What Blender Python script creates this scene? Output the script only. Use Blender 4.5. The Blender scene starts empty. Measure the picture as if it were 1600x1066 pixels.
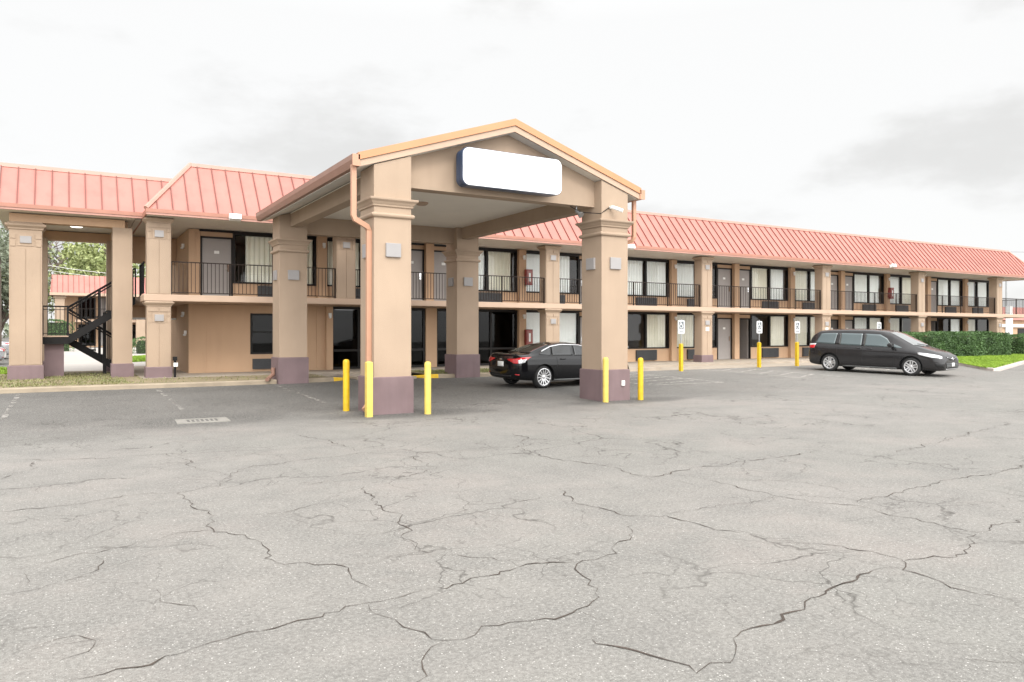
import bpy, bmesh, math, random
from mathutils import Vector, Matrix
from mathutils.bvhtree import BVHTree
import numpy as np
R = math.radians
sc = bpy.context.scene
col = sc.collection
random.seed(7)

# ------------------------------------------------------------ camera
cd = bpy.data.cameras.new('camera'); cam = bpy.data.objects.new('camera', cd); col.objects.link(cam)
cam.location = (0, 0, 1.65); cam.rotation_euler = (R(90), 0, R(-30.85))
cd.sensor_width = 36; cd.lens = 26.37; cd.shift_y = -0.00875; cd.clip_end = 3000
sc.camera = cam
# ------------------------------------------------------------ sky: bright broken overcast
SUN_EL, SUN_AZ = R(42), R(-172)          # azimuth of the sun measured from +Y, clockwise
w = bpy.data.worlds.new("World"); sc.world = w; w.use_nodes = True
nt = w.node_tree; nt.nodes.clear()
N = lambda t, **k: _n(nt, t, **k)
def _n(tree, t, **k):
    n = tree.nodes.new(t)
    for a, b in k.items(): setattr(n, a, b)
    return n
out = N('ShaderNodeOutputWorld'); bg = N('ShaderNodeBackground'); nt.links.new(bg.outputs[0], out.inputs[0])
bg.inputs['Strength'].default_value = 0.1
sky = N('ShaderNodeTexSky', sky_type='NISHITA'); sky.sun_disc = False; sky.sun_elevation = SUN_EL; sky.sun_rotation = SUN_AZ
tc = N('ShaderNodeTexCoord'); sep = N('ShaderNodeSeparateXYZ'); nt.links.new(tc.outputs['Generated'], sep.inputs[0])
mp = N('ShaderNodeMapping'); mp.inputs['Scale'].default_value = (1.0, 1.0, 2.4); mp.inputs['Location'].default_value = (5.0, 2.75, 1.15)
nt.links.new(tc.outputs['Generated'], mp.inputs[0])
nz = N('ShaderNodeTexNoise'); nz.inputs['Scale'].default_value = 2.9; nz.inputs['Detail'].default_value = 7; nz.inputs['Roughness'].default_value = .56
nt.links.new(mp.outputs[0], nz.inputs['Vector'])
rp = N('ShaderNodeValToRGB'); nt.links.new(nz.outputs[0], rp.inputs[0])
rp.color_ramp.interpolation = 'EASE'
rp.color_ramp.elements[0].position = .33; rp.color_ramp.elements[0].color = (.82, .815, .80, 1)
rp.color_ramp.elements[1].position = .53; rp.color_ramp.elements[1].color = (1.0, 1.0, .993, 1)
# CIE-like overcast: the zenith is brighter than the horizon
gr = N('ShaderNodeMapRange'); gr.inputs['From Min'].default_value = .38; gr.inputs['From Max'].default_value = 1.0
gr.inputs['To Min'].default_value = 5.5; gr.inputs['To Max'].default_value = 10.5
nt.links.new(sep.outputs[2], gr.inputs[0])
ml = N('ShaderNodeVectorMath', operation='SCALE'); nt.links.new(rp.outputs[0], ml.inputs[0]); nt.links.new(gr.outputs[0], ml.inputs['Scale'])
# extra sky glow round the unseen sun behind the camera, added to lift shaded walls
dp = N('ShaderNodeVectorMath', operation='DOT_PRODUCT'); nt.links.new(tc.outputs['Generated'], dp.inputs[0]); dp.inputs[1].default_value = (math.sin(SUN_AZ) * .95, math.cos(SUN_AZ) * .95, .31)
g2 = N('ShaderNodeMapRange', interpolation_type='SMOOTHSTEP'); g2.inputs['From Min'].default_value = -.1; g2.inputs['From Max'].default_value = 1.0; g2.inputs['To Min'].default_value = 1.0; g2.inputs['To Max'].default_value = 3.6
nt.links.new(dp.outputs['Value'], g2.inputs[0]); ml2 = N('ShaderNodeVectorMath', operation='SCALE'); nt.links.new(ml.outputs[0], ml2.inputs[0]); nt.links.new(g2.outputs[0], ml2.inputs['Scale']); ml = ml2
mx = N('ShaderNodeMixRGB'); mx.inputs[0].default_value = .97
nt.links.new(sky.outputs[0], mx.inputs[1]); nt.links.new(ml.outputs[0], mx.inputs[2]); nt.links.new(mx.outputs[0], bg.inputs[0])
# ------------------------------------------------------------ sun (veiled by cloud)
sd = bpy.data.lights.new('sun', 'SUN'); sd.energy = .8; sd.angle = R(14); sd.color = (1, .95, .87)
so = bpy.data.objects.new('sun', sd); col.objects.link(so); so.location = (0, 0, 40)
d = Vector((math.sin(SUN_AZ) * math.cos(SUN_EL), math.cos(SUN_AZ) * math.cos(SUN_EL), math.sin(SUN_EL)))
so.rotation_euler = d.to_track_quat('Z', 'Y').to_euler()
vs = sc.view_settings; vs.view_transform = 'Standard'; vs.look = 'None'; vs.exposure = 0.85; vs.gamma = 1

# ============================================================ materials
def srgb(r, g, b):
    f = lambda c: (c / 255 / 12.92) if c / 255 <= .04045 else ((c / 255 + .055) / 1.055) ** 2.4
    return (f(r), f(g), f(b))
MATS = {}
def mat(name, c, rough=.6, metal=0, var=.08, vs_=3.0, bump=0, bs=60, spec=.5, coat=0, dirt=None):
    """principled material with object-space mottling and a fine bump"""
    m = bpy.data.materials.new(name); m.use_nodes = True; t = m.node_tree
    b = t.nodes['Principled BSDF']; MATS[name] = m
    b.inputs['Roughness'].default_value = rough; b.inputs['Metallic'].default_value = metal
    b.inputs['Specular IOR Level'].default_value = spec; b.inputs['Coat Weight'].default_value = coat; b.inputs['Coat Roughness'].default_value = .03
    tc = _n(t, 'ShaderNodeTexCoord')
    if var:
        n = _n(t, 'ShaderNodeTexNoise'); n.inputs['Scale'].default_value = vs_; n.inputs['Detail'].default_value = 6
        t.links.new(tc.outputs['Object'], n.inputs['Vector'])
        r = _n(t, 'ShaderNodeMapRange'); r.inputs['From Min'].default_value = .25; r.inputs['From Max'].default_value = .75
        r.inputs['To Min'].default_value = 1 - var; r.inputs['To Max'].default_value = 1 + var; t.links.new(n.outputs[0], r.inputs[0])
        s = _n(t, 'ShaderNodeVectorMath', operation='SCALE'); s.inputs[0].default_value = c; t.links.new(r.outputs[0], s.inputs['Scale'])
        last = s.outputs[0]
        if dirt:   # vertical rain streaks
            mp = _n(t, 'ShaderNodeMapping'); mp.inputs['Scale'].default_value = (2.2, 2.2, .3); t.links.new(tc.outputs['Object'], mp.inputs[0])
            n2 = _n(t, 'ShaderNodeTexNoise'); n2.inputs['Scale'].default_value = 1.6; n2.inputs['Detail'].default_value = 4; t.links.new(mp.outputs[0], n2.inputs['Vector'])
            r2 = _n(t, 'ShaderNodeMapRange'); r2.inputs['From Min'].default_value = .5; r2.inputs['From Max'].default_value = .8; r2.inputs['To Max'].default_value = dirt; t.links.new(n2.outputs[0], r2.inputs[0])
            k = _n(t, 'ShaderNodeMixRGB'); k.inputs[2].default_value = (c[0] * .45, c[1] * .42, c[2] * .4, 1)
            t.links.new(r2.outputs[0], k.inputs[0]); t.links.new(last, k.inputs[1]); last = k.outputs[0]
        t.links.new(last, b.inputs['Base Color'])
    else: b.inputs['Base Color'].default_value = (*c, 1)
    if bump:
        n3 = _n(t, 'ShaderNodeTexNoise'); n3.inputs['Scale'].default_value = bs; n3.inputs['Detail'].default_value = 3
        t.links.new(tc.outputs['Object'], n3.inputs['Vector'])
        bp = _n(t, 'ShaderNodeBump'); bp.inputs['Strength'].default_value = bump; bp.inputs['Distance'].default_value = .01
        t.links.new(n3.outputs[0], bp.inputs['Height']); t.links.new(bp.outputs[0], b.inputs['Normal'])
    return m
stucco = mat('stucco', (.365, .272, .197), .85, var=.10, vs_=.8, bump=.5, bs=90, dirt=.12)
stucco_wall = mat('wall_stucco', (.50, .332, .212), .85, var=.07, vs_=.6, bump=.5, bs=90, dirt=.12)
trim = mat('stucco_trim', (.45, .325, .24), .8, var=.05, vs_=2, bump=.15)
plinthm = mat('mauve_paint', (.172, .118, .122), .7, var=.12, vs_=2, bump=.25, bs=70, dirt=.3)
plaquem = mat('grey_plaque', (.30, .285, .28), .6, var=.05)
roofm = mat('roof_metal', (.385, .152, .122), .46, var=.13, vs_=.9, dirt=.25)
seamm = mat('roof_seam', (.17, .05, .036), .5, var=.1, vs_=2)
ridgem = mat('ridge_trim', (.44, .235, .185), .45, var=.06)
fascia = mat('pink_fascia', (.36, .165, .115), .5, var=.08)
soffitm = mat('soffit_paint', (.66, .63, .57), .8, var=.05, vs_=.7)
ceilm = mat('canopy_ceiling', (.78, .73, .65), .8, var=.05, vs_=.7)
orange = mat('orange_trim', (.50, .235, .115), .5, var=.06, vs_=2)
gutterm = mat('gutter_metal', (.27, .155, .115), .45, var=.08)
spoutm = mat('downspout_metal', (.46, .25, .16), .45, var=.07)
doorm = mat('door_grey', (.30, .275, .26), .5, var=.05)
doordark = mat('door_dark', (.07, .065, .06), .5, var=.05)
bronze = mat('bronze_frame', (.013, .011, .010), .45, var=.1, spec=.25)
blackm = mat('black_metal', (.011, .010, .010), .5, var=.15, vs_=8, spec=.2)
railm = mat('railing_metal', (.020, .013, .010), .5, var=.15, vs_=6, spec=.2)
acm = mat('grille_grey', (.045, .047, .05), .55, var=.1)
sheer = mat('sheer_curtain', (.93, .95, .94), .9, var=.03)
cream = mat('cream_curtain', (.86, .83, .72), .9, var=.04)
blind = mat('white_blind', (.88, .91, .91), .8, var=.03)
interior = mat('room_paint', (.30, .24, .19), .9, var=.05)
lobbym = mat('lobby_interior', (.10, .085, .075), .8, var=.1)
whitem = mat('white_paint', (.80, .80, .78), .5, var=.04)
signface = mat('white_sign_face', (.92, .92, .92), .3, var=0)
signblue = mat('sign_housing', (.03, .055, .11), .3, var=.1)
redm = mat('red_cabinet', (.22, .03, .025), .4, var=.1)
yellow = mat('yellow_paint', (.60, .385, .010), .45, var=.16, vs_=9, bump=.1, dirt=.12)
yellow_faded = mat('faded_yellow_paint', (.63, .47, .10), .5, var=.14, vs_=7, bump=.1, dirt=.2)
concrete = mat('concrete', (.33, .28, .225), .9, var=.16, vs_=1.7, bump=.4, bs=40)
kerbm = mat('kerb_concrete', (.29, .238, .175), .9, var=.2, vs_=2.5, bump=.4, bs=40)
whitekerb = mat('white_kerb_paint', (.44, .39, .355), .8, var=.15, vs_=3)
greym = mat('grey_metal', (.35, .36, .36), .4, .6, var=.08)
chrome = mat('chrome', (.75, .75, .76), .12, 1, var=0)
silverwheel = mat('silver_wheel', (.70, .70, .71), .25, .7, var=0)
rubber = mat('rubber', (.018, .018, .018), .8, var=.2, vs_=30)
carblack = mat('black_car_paint', (.004, .004, .005), .07, 0, var=0, coat=0, spec=.42)
cargrey = mat('dark_grey_car_paint', (.022, .021, .022), .16, .2, var=0, coat=.3)
carsilver = mat('silver_car_paint', (.45, .47, .50), .3, .5, var=0, coat=1)
plastic = mat('black_plastic', (.012, .012, .013), .55, var=.1)
redlens = mat('red_lens', (.50, .01, .015), .12, var=0, coat=1)
clearlens = mat('clear_lens', (.70, .71, .73), .1, .3, var=0, coat=1)
platem = mat('number_plate', (.72, .72, .70), .4, var=.06, vs_=30)
bluem = mat('sign_symbol_ink', (.10, .115, .13), .5, var=.05)
bark = mat('bark', (.13, .10, .08), .9, var=.25, vs_=4, bump=.5, bs=12)
wirem = mat('wire', (.12, .12, .12), .6, var=0)
iron = mat('cast_iron', (.24, .228, .205), .7, .0, var=.15, vs_=9, bump=.3)
dirtm = mat('dirt', (.21, .17, .10), .95, var=.3, vs_=1.6, bump=.6, bs=25)
linem = mat('worn_line_paint', (.37, .35, .32), .8, var=.25, vs_=6)
linef = mat('faded_line_paint', (.26, .245, .225), .8, var=.25, vs_=6)
bluepaint = mat('faded_blue_paint', (.23, .30, .36), .8, var=.2, vs_=4)
yellowkerb = mat('yellow_kerb_paint', (.80, .50, .03), .7, var=.15, vs_=5)
crackm = mat('crack_dirt', (.058, .044, .035), .95, var=.5, vs_=9)
bedm = mat('bed_linen', (.75, .70, .62), .9, var=.05)
lamp = bpy.data.materials.new('lit_lamp'); lamp.use_nodes = True
_b = lamp.node_tree.nodes['Principled BSDF']; _b.inputs['Emission Color'].default_value = (1, .95, .85, 1); _b.inputs['Emission Strength'].default_value = 1.6; _b.inputs['Base Color'].default_value = (.8, .8, .78, 1)

def glass_mat(name, tint, rough, f0=1.5, thru=1.0):
    m = bpy.data.materials.new(name); m.use_nodes = True; t = m.node_tree; t.nodes.clear()
    o = _n(t, 'ShaderNodeOutputMaterial'); tr = _n(t, 'ShaderNodeBsdfTransparent'); gl = _n(t, 'ShaderNodeBsdfGlossy'); fr = _n(t, 'ShaderNodeFresnel'); mx = _n(t, 'ShaderNodeMixShader')
    tr.inputs[0].default_value = (*tint, 1); gl.inputs['Roughness'].default_value = rough; fr.inputs[0].default_value = f0
    ge = _n(t, 'ShaderNodeNewGeometry'); inv = _n(t, 'ShaderNodeMath', operation='SUBTRACT'); inv.inputs[0].default_value = 1; t.links.new(ge.outputs['Backfacing'], inv.inputs[1])
    mu = _n(t, 'ShaderNodeMath', operation='MULTIPLY'); t.links.new(fr.outputs[0], mu.inputs[0]); t.links.new(inv.outputs[0], mu.inputs[1])
    t.links.new(mu.outputs[0], mx.inputs[0]); t.links.new(tr.outputs[0], mx.inputs[1]); t.links.new(gl.outputs[0], mx.inputs[2]); t.links.new(mx.outputs[0], o.inputs[0])
    return m
glass = glass_mat('window_glass', (.96, .97, .965), .01)
darkglass = glass_mat('lobby_glass', (.35, .36, .38), .01, 1.3)
carglass = mat('car_glass', (.012, .014, .015), .04, 0, var=0, spec=.7, coat=0)
vanglass = mat('van_side_glass', (.06, .085, .09), .05, 0, var=0, spec=1.0, coat=.5)
shieldglass = mat('windscreen_glass', (.16, .17, .17), .08, 0, var=0, spec=1.0, coat=1)

# asphalt ------------------------------------------------------------
def asphalt_mat():
    m = bpy.data.materials.new('asphalt'); m.use_nodes = True; t = m.node_tree; b = t.nodes['Principled BSDF']
    b.inputs['Roughness'].default_value = .72; b.inputs['Specular IOR Level'].default_value = .28
    tc = _n(t, 'ShaderNodeTexCoord'); P = tc.outputs['Object']
    def noise(s, dt=4, r=.55, v=None, dim=None):
        n = _n(t, 'ShaderNodeTexNoise'); n.inputs['Scale'].default_value = s; n.inputs['Detail'].default_value = dt; n.inputs['Roughness'].default_value = r
        t.links.new(v or P, n.inputs['Vector']); return n
    def mr(src, a, b_, c, d_, clamp=True):
        r = _n(t, 'ShaderNodeMapRange'); r.clamp = clamp
        for i, v in zip((1, 2, 3, 4), (a, b_, c, d_)): r.inputs[i].default_value = v
        t.links.new(src, r.inputs[0]); return r.outputs[0]
    def mix(f, a, b_, typ='MIX'):
        k = _n(t, 'ShaderNodeMixRGB', blend_type=typ)
        for i, v in ((0, f), (1, a), (2, b_)):
            if isinstance(v, (int, float)): k.inputs[i].default_value = v
            elif isinstance(v, tuple): k.inputs[i].default_value = (*v, 1)
            else: t.links.new(v, k.inputs[i])
        return k.outputs[0]
    def math_(op, a, b_):
        k = _n(t, 'ShaderNodeMath', operation=op)
        for i, v in ((0, a), (1, b_)):
            if isinstance(v, (int, float)): k.inputs[i].default_value = v
            else: t.links.new(v, k.inputs[i])
        return k.outputs[0]
    c = mix(mr(noise(.16, 3).outputs[0], .35, .65, 0, 1), (.20, .196, .178), (.262, .241, .223))
    c = mix(mr(noise(1.3, 5, .6).outputs[0], .35, .66, 0, .85), c, (.160, .154, .143))
    c = mix(mr(noise(.42, 6, .7).outputs[0], .5, .64, 0, .6), c, (.275, .243, .222))
    # the sealed, oil-stained band along the building and the canopy lane, with canopy shade painted in: a worn, patchy edge
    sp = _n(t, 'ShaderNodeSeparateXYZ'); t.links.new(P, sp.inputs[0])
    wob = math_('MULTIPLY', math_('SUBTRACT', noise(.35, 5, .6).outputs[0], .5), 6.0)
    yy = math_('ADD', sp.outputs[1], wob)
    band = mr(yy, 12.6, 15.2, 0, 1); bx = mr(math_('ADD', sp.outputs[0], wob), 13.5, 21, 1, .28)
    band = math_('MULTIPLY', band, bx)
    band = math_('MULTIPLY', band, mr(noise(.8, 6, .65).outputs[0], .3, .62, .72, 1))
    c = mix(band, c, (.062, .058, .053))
    # oil and water stains, some round the drain, with canopy shade and bollard contact shadows painted in
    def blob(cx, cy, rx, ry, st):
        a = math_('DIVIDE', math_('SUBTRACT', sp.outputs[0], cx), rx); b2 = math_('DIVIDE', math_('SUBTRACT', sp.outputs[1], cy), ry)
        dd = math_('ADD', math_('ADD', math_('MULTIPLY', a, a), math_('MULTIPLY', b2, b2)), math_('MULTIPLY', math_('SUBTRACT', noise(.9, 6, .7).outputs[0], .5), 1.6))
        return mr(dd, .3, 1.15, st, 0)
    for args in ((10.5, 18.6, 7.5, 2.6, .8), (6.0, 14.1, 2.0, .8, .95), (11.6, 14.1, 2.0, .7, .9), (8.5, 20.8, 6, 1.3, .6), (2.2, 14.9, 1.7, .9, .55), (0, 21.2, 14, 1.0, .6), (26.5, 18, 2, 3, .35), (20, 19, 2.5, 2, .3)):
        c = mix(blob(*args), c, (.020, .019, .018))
    # aggregate: pale and dark stone chips of several sizes
    for s, hi, lo, ca in ((42, .16, .24, (.72, .70, .66)), (75, .17, .27, (.60, .58, .55)), (130, .2, .3, (.52, .51, .48))):
        v = _n(t, 'ShaderNodeTexVoronoi'); v.inputs['Scale'].default_value = s; t.links.new(P, v.inputs['Vector'])
        sh = mr(v.outputs['Distance'], hi, lo, 1, 0)
        cs = _n(t, 'ShaderNodeSeparateColor'); t.links.new(v.outputs['Color'], cs.inputs[0])
        pick = mr(cs.outputs[0], .58, .68, 0, .8)
        c = mix(math_('MULTIPLY', sh, pick), c, ca)
        pick2 = mr(cs.outputs[1], .5, .6, 0, .65)
        c = mix(math_('MULTIPLY', sh, pick2), c, (.07, .066, .06))
    g = noise(120, 3, .8).outputs[0]
    c = mix(mr(g, .38, .66, 0, .62), c, (.10, .096, .09))
    # hairline crazing
    dn = noise(1.1, 4); vm = _n(t, 'ShaderNodeVectorMath', operation='SCALE'); vm.inputs['Scale'].default_value = 1.1; t.links.new(dn.outputs['Color'], vm.inputs[0])
    va = _n(t, 'ShaderNodeVectorMath', operation='ADD'); t.links.new(P, va.inputs[0]); t.links.new(vm.outputs[0], va.inputs[1])
    c = mix(mr(noise(38, 4, .7).outputs[0], .42, .66, 0, .42), c, (.36, .35, .325))
    c = mix(mr(noise(26, 4, .7, dn.outputs['Color']).outputs[0], .5, .7, 0, .25), c, (.09, .085, .078))
    for s, wd, st in ((.42, .009, .9), (1.1, .013, .75), (2.6, .016, .4)):
        v = _n(t, 'ShaderNodeTexVoronoi', feature='DISTANCE_TO_EDGE'); v.inputs['Scale'].default_value = s; t.links.new(va.outputs[0], v.inputs['Vector'])
        k = math_('MULTIPLY', mr(v.outputs['Distance'], 0, wd, 1, 0), mr(noise(.5, 3).outputs[0], .44, .6, 0, st))
        c = mix(k, c, (.05, .045, .04))
    t.links.new(c, b.inputs['Base Color'])
    bp = _n(t, 'ShaderNodeBump'); bp.inputs['Strength'].default_value = .5; bp.inputs['Distance'].default_value = .006
    hh = noise(95, 3).outputs[0]; t.links.new(hh, bp.inputs['Height']); t.links.new(bp.outputs[0], b.inputs['Normal'])
    return m
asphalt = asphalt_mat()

def leaf_mat(name, a, b_, sc_=1.2):
    m = bpy.data.materials.new(name); m.use_nodes = True; t = m.node_tree; p = t.nodes['Principled BSDF']; p.inputs['Roughness'].default_value = .6
    oi = _n(t, 'ShaderNodeTexCoord'); n = _n(t, 'ShaderNodeTexNoise'); n.inputs['Scale'].default_value = sc_; n.inputs['Detail'].default_value = 5; n.inputs['Roughness'].default_value = .7
    t.links.new(oi.outputs['Object'], n.inputs['Vector'])
    r = _n(t, 'ShaderNodeValToRGB'); r.color_ramp.elements[0].position = .35; r.color_ramp.elements[1].position = .65
    r.color_ramp.elements[0].color = (*a, 1); r.color_ramp.elements[1].color = (*b_, 1)
    t.links.new(n.outputs[0], r.inputs[0]); t.links.new(r.outputs[0], p.inputs['Base Color'])
    return m
hedgeleaf = leaf_mat('hedge_leaf', (.035, .075, .02), (.10, .19, .055), 1.4)
treeleaf = leaf_mat('tree_leaf', (.15, .19, .06), (.34, .37, .15), .5)
greyleaf = leaf_mat('grey_green_leaf', (.09, .11, .07), (.22, .25, .17), .5)
grassm = leaf_mat('lawn_grass', (.15, .26, .015), (.25, .38, .03), .8)
drygrass = leaf_mat('dry_grass', (.12, .14, .045), (.27, .25, .11), 1.5)

# ============================================================ mesh building
class MB:
    def __init__(s): s.v = []; s.f = []; s.m = []; s.cur = 0
    def add(s, vs, fs):
        o = len(s.v); s.v += [tuple(p) for p in vs]
        for f in fs: s.f.append([i + o for i in f]); s.m.append(s.cur)
        return s
    def box(s, x0, x1, y0, y1, z0, z1, rot=None, piv=None):
        vs = [(x, y, z) for z in (z0, z1) for y in (y0, y1) for x in (x0, x1)]
        if rot is not None:
            pv = Vector(piv if piv is not None else ((x0 + x1) / 2, (y0 + y1) / 2, (z0 + z1) / 2)); vs = [tuple(pv + rot @ (Vector(p) - pv)) for p in vs]
        return s.add(vs, [(0, 2, 3, 1), (4, 5, 7, 6), (0, 1, 5, 4), (2, 6, 7, 3), (0, 4, 6, 2), (1, 3, 7, 5)])
    def prism(s, poly, axis, a, b):
        """poly: 2D points; extruded along axis from a to b. axis x: poly=(y,z); y: (x,z); z: (x,y)"""
        def P(p, t): return {'x': (t, p[0], p[1]), 'y': (p[0], t, p[1]), 'z': (p[0], p[1], t)}[axis]
        n = len(poly); vs = [P(p, a) for p in poly] + [P(p, b) for p in poly]
        fs = [(i, (i + 1) % n, n + (i + 1) % n, n + i) for i in range(n)] + [tuple(range(n))[::-1], tuple(range(n, 2 * n))]
        return s.add(vs, fs)
    def ring_box(s, x0, x1, y0, y1, prof):
        """stack of rectangles: prof = [(grow, z)...] closed at both ends"""
        n = len(prof); vs = []
        for g, z in prof: vs += [(x0 - g, y0 - g, z), (x1 + g, y0 - g, z), (x1 + g, y1 + g, z), (x0 - g, y1 + g, z)]
        fs = [(0, 3, 2, 1), tuple(4 * (n - 1) + i for i in range(4))]
        for k in range(n - 1):
            for i in range(4): fs.append((4 * k + i, 4 * k + (i + 1) % 4, 4 * k + 4 + (i + 1) % 4, 4 * k + 4 + i))
        return s.add(vs, fs)
    def tube(s, pts, r, n=8, cap=True):
        pts = [Vector(p) for p in pts]; rs = r if isinstance(r, (list, tuple)) else [r] * len(pts)
        vs = []; fs = []; up = None
        for i, p in enumerate(pts):
            t = (pts[min(i + 1, len(pts) - 1)] - pts[max(i - 1, 0)]).normalized()
            if up is None: up = Vector((0, 0, 1)) if abs(t.z) < .9 else Vector((1, 0, 0))
            a = t.cross(up).normalized(); up = a.cross(t).normalized()
            for k in range(n):
                th = 2 * math.pi * k / n; vs.append(p + (a * math.cos(th) + up * math.sin(th)) * rs[i])
        for i in range(len(pts) - 1):
            for k in range(n): fs.append((i * n + k, i * n + (k + 1) % n, (i + 1) * n + (k + 1) % n, (i + 1) * n + k))
        if cap: fs.append(tuple(range(n))[::-1]); fs.append(tuple((len(pts) - 1) * n + k for k in range(n)))
        return s.add(vs, fs)
    def sqtube(s, pts, a, b):
        """rectangular section tube for downspouts"""
        pts = [Vector(p) for p in pts]; vs = []; fs = []; up = Vector((0, 1, 0))
        for i, p in enumerate(pts):
            t = (pts[min(i + 1, len(pts) - 1)] - pts[max(i - 1, 0)]).normalized()
            x = t.cross(up).normalized(); y = x.cross(t).normalized()
            for sx, sy in ((-1, -1), (1, -1), (1, 1), (-1, 1)): vs.append(p + x * a * sx + y * b * sy)
        for i in range(len(pts) - 1):
            for k in range(4): fs.append((i * 4 + k, i * 4 + (k + 1) % 4, i * 4 + 4 + (k + 1) % 4, i * 4 + 4 + k))
        fs += [(3, 2, 1, 0), tuple(4 * (len(pts) - 1) + k for k in range(4))]
        return s.add(vs, fs)
    def lathe(s, prof, cx, cy, n=20, axis='z', cz=0, cap=True):
        """prof: [(r, h)]; axis z or y"""
        vs = []; fs = []
        for r, h in prof:
            for k in range(n):
                th = 2 * math.pi * k / n; a, b = r * math.cos(th), r * math.sin(th)
                vs.append((cx + a, cy + b, h) if axis == 'z' else (cx + a, h, cz + b))
        for i in range(len(prof) - 1):
            for k in range(n): fs.append((i * n + k, i * n + (k + 1) % n, (i + 1) * n + (k + 1) % n, (i + 1) * n + k))
        if cap and prof[0][0] > 1e-6: fs.append(tuple(range(n))[::-1])
        if cap and prof[-1][0] > 1e-6: fs.append(tuple((len(prof) - 1) * n + k for k in range(n)))
        return s.add(vs, fs)
def obj(name, mb, m, parent=None, smooth=False, world=True, kind=None, bevel=0):
    me = bpy.data.meshes.new(name)
    off = Vector((0, 0, 0))
    if parent is not None and world:
        p = parent
        while p is not None: off += p.location; p = p.parent
    me.from_pydata([tuple(Vector(v) - off) for v in mb.v], [], mb.f)
    ms = m if isinstance(m, (list, tuple)) else [m]
    for x in ms: me.materials.append(x)
    if len(ms) > 1: me.polygons.foreach_set('material_index', mb.m)
    me.update()
    bm = bmesh.new(); bm.from_mesh(me)
    if smooth: bmesh.ops.remove_doubles(bm, verts=bm.verts, dist=1e-5)
    bmesh.ops.recalc_face_normals(bm, faces=bm.faces); bm.to_mesh(me); bm.free()
    if smooth:
        me.polygons.foreach_set('use_smooth', [True] * len(me.polygons))
        try: me.set_sharp_from_angle(angle=R(40))
        except Exception: pass
    o = bpy.data.objects.new(name, me); col.objects.link(o)
    if parent is not None: o.parent = parent
    if kind: o['kind'] = kind
    if bevel:
        bv = o.modifiers.new('bevel', 'BEVEL'); bv.width = bevel; bv.segments = 2; bv.limit_method = 'ANGLE'
    return o
def tag(o, label, cat, group=None):
    o['label'] = label; o['category'] = cat
    if group: o['group'] = group
    return o
def thing(name, label, cat, loc=(0, 0, 0), rz=0, group=None):
    o = bpy.data.objects.new(name, None); col.objects.link(o); o.location = loc; o.rotation_euler = (0, 0, rz); o.empty_display_size = .2
    return tag(o, label, cat, group)
def dup(root, loc, rz=None, label=None, group=None):
    r = root.copy(); col.objects.link(r); r.location = loc
    if rz is not None: r.rotation_euler = (0, 0, rz)
    if label: r['label'] = label
    if group: r['group'] = group
    def rec(a, b):
        for ch in [c for c in a.children]:
            k = ch.copy(); col.objects.link(k); k.parent = b; rec(ch, k)
    rec(root, r)
    return r
def gz(y): return 0 if y < 14.2 else min(.16, (y - 14.2) * .16 / 7.7)
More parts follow.
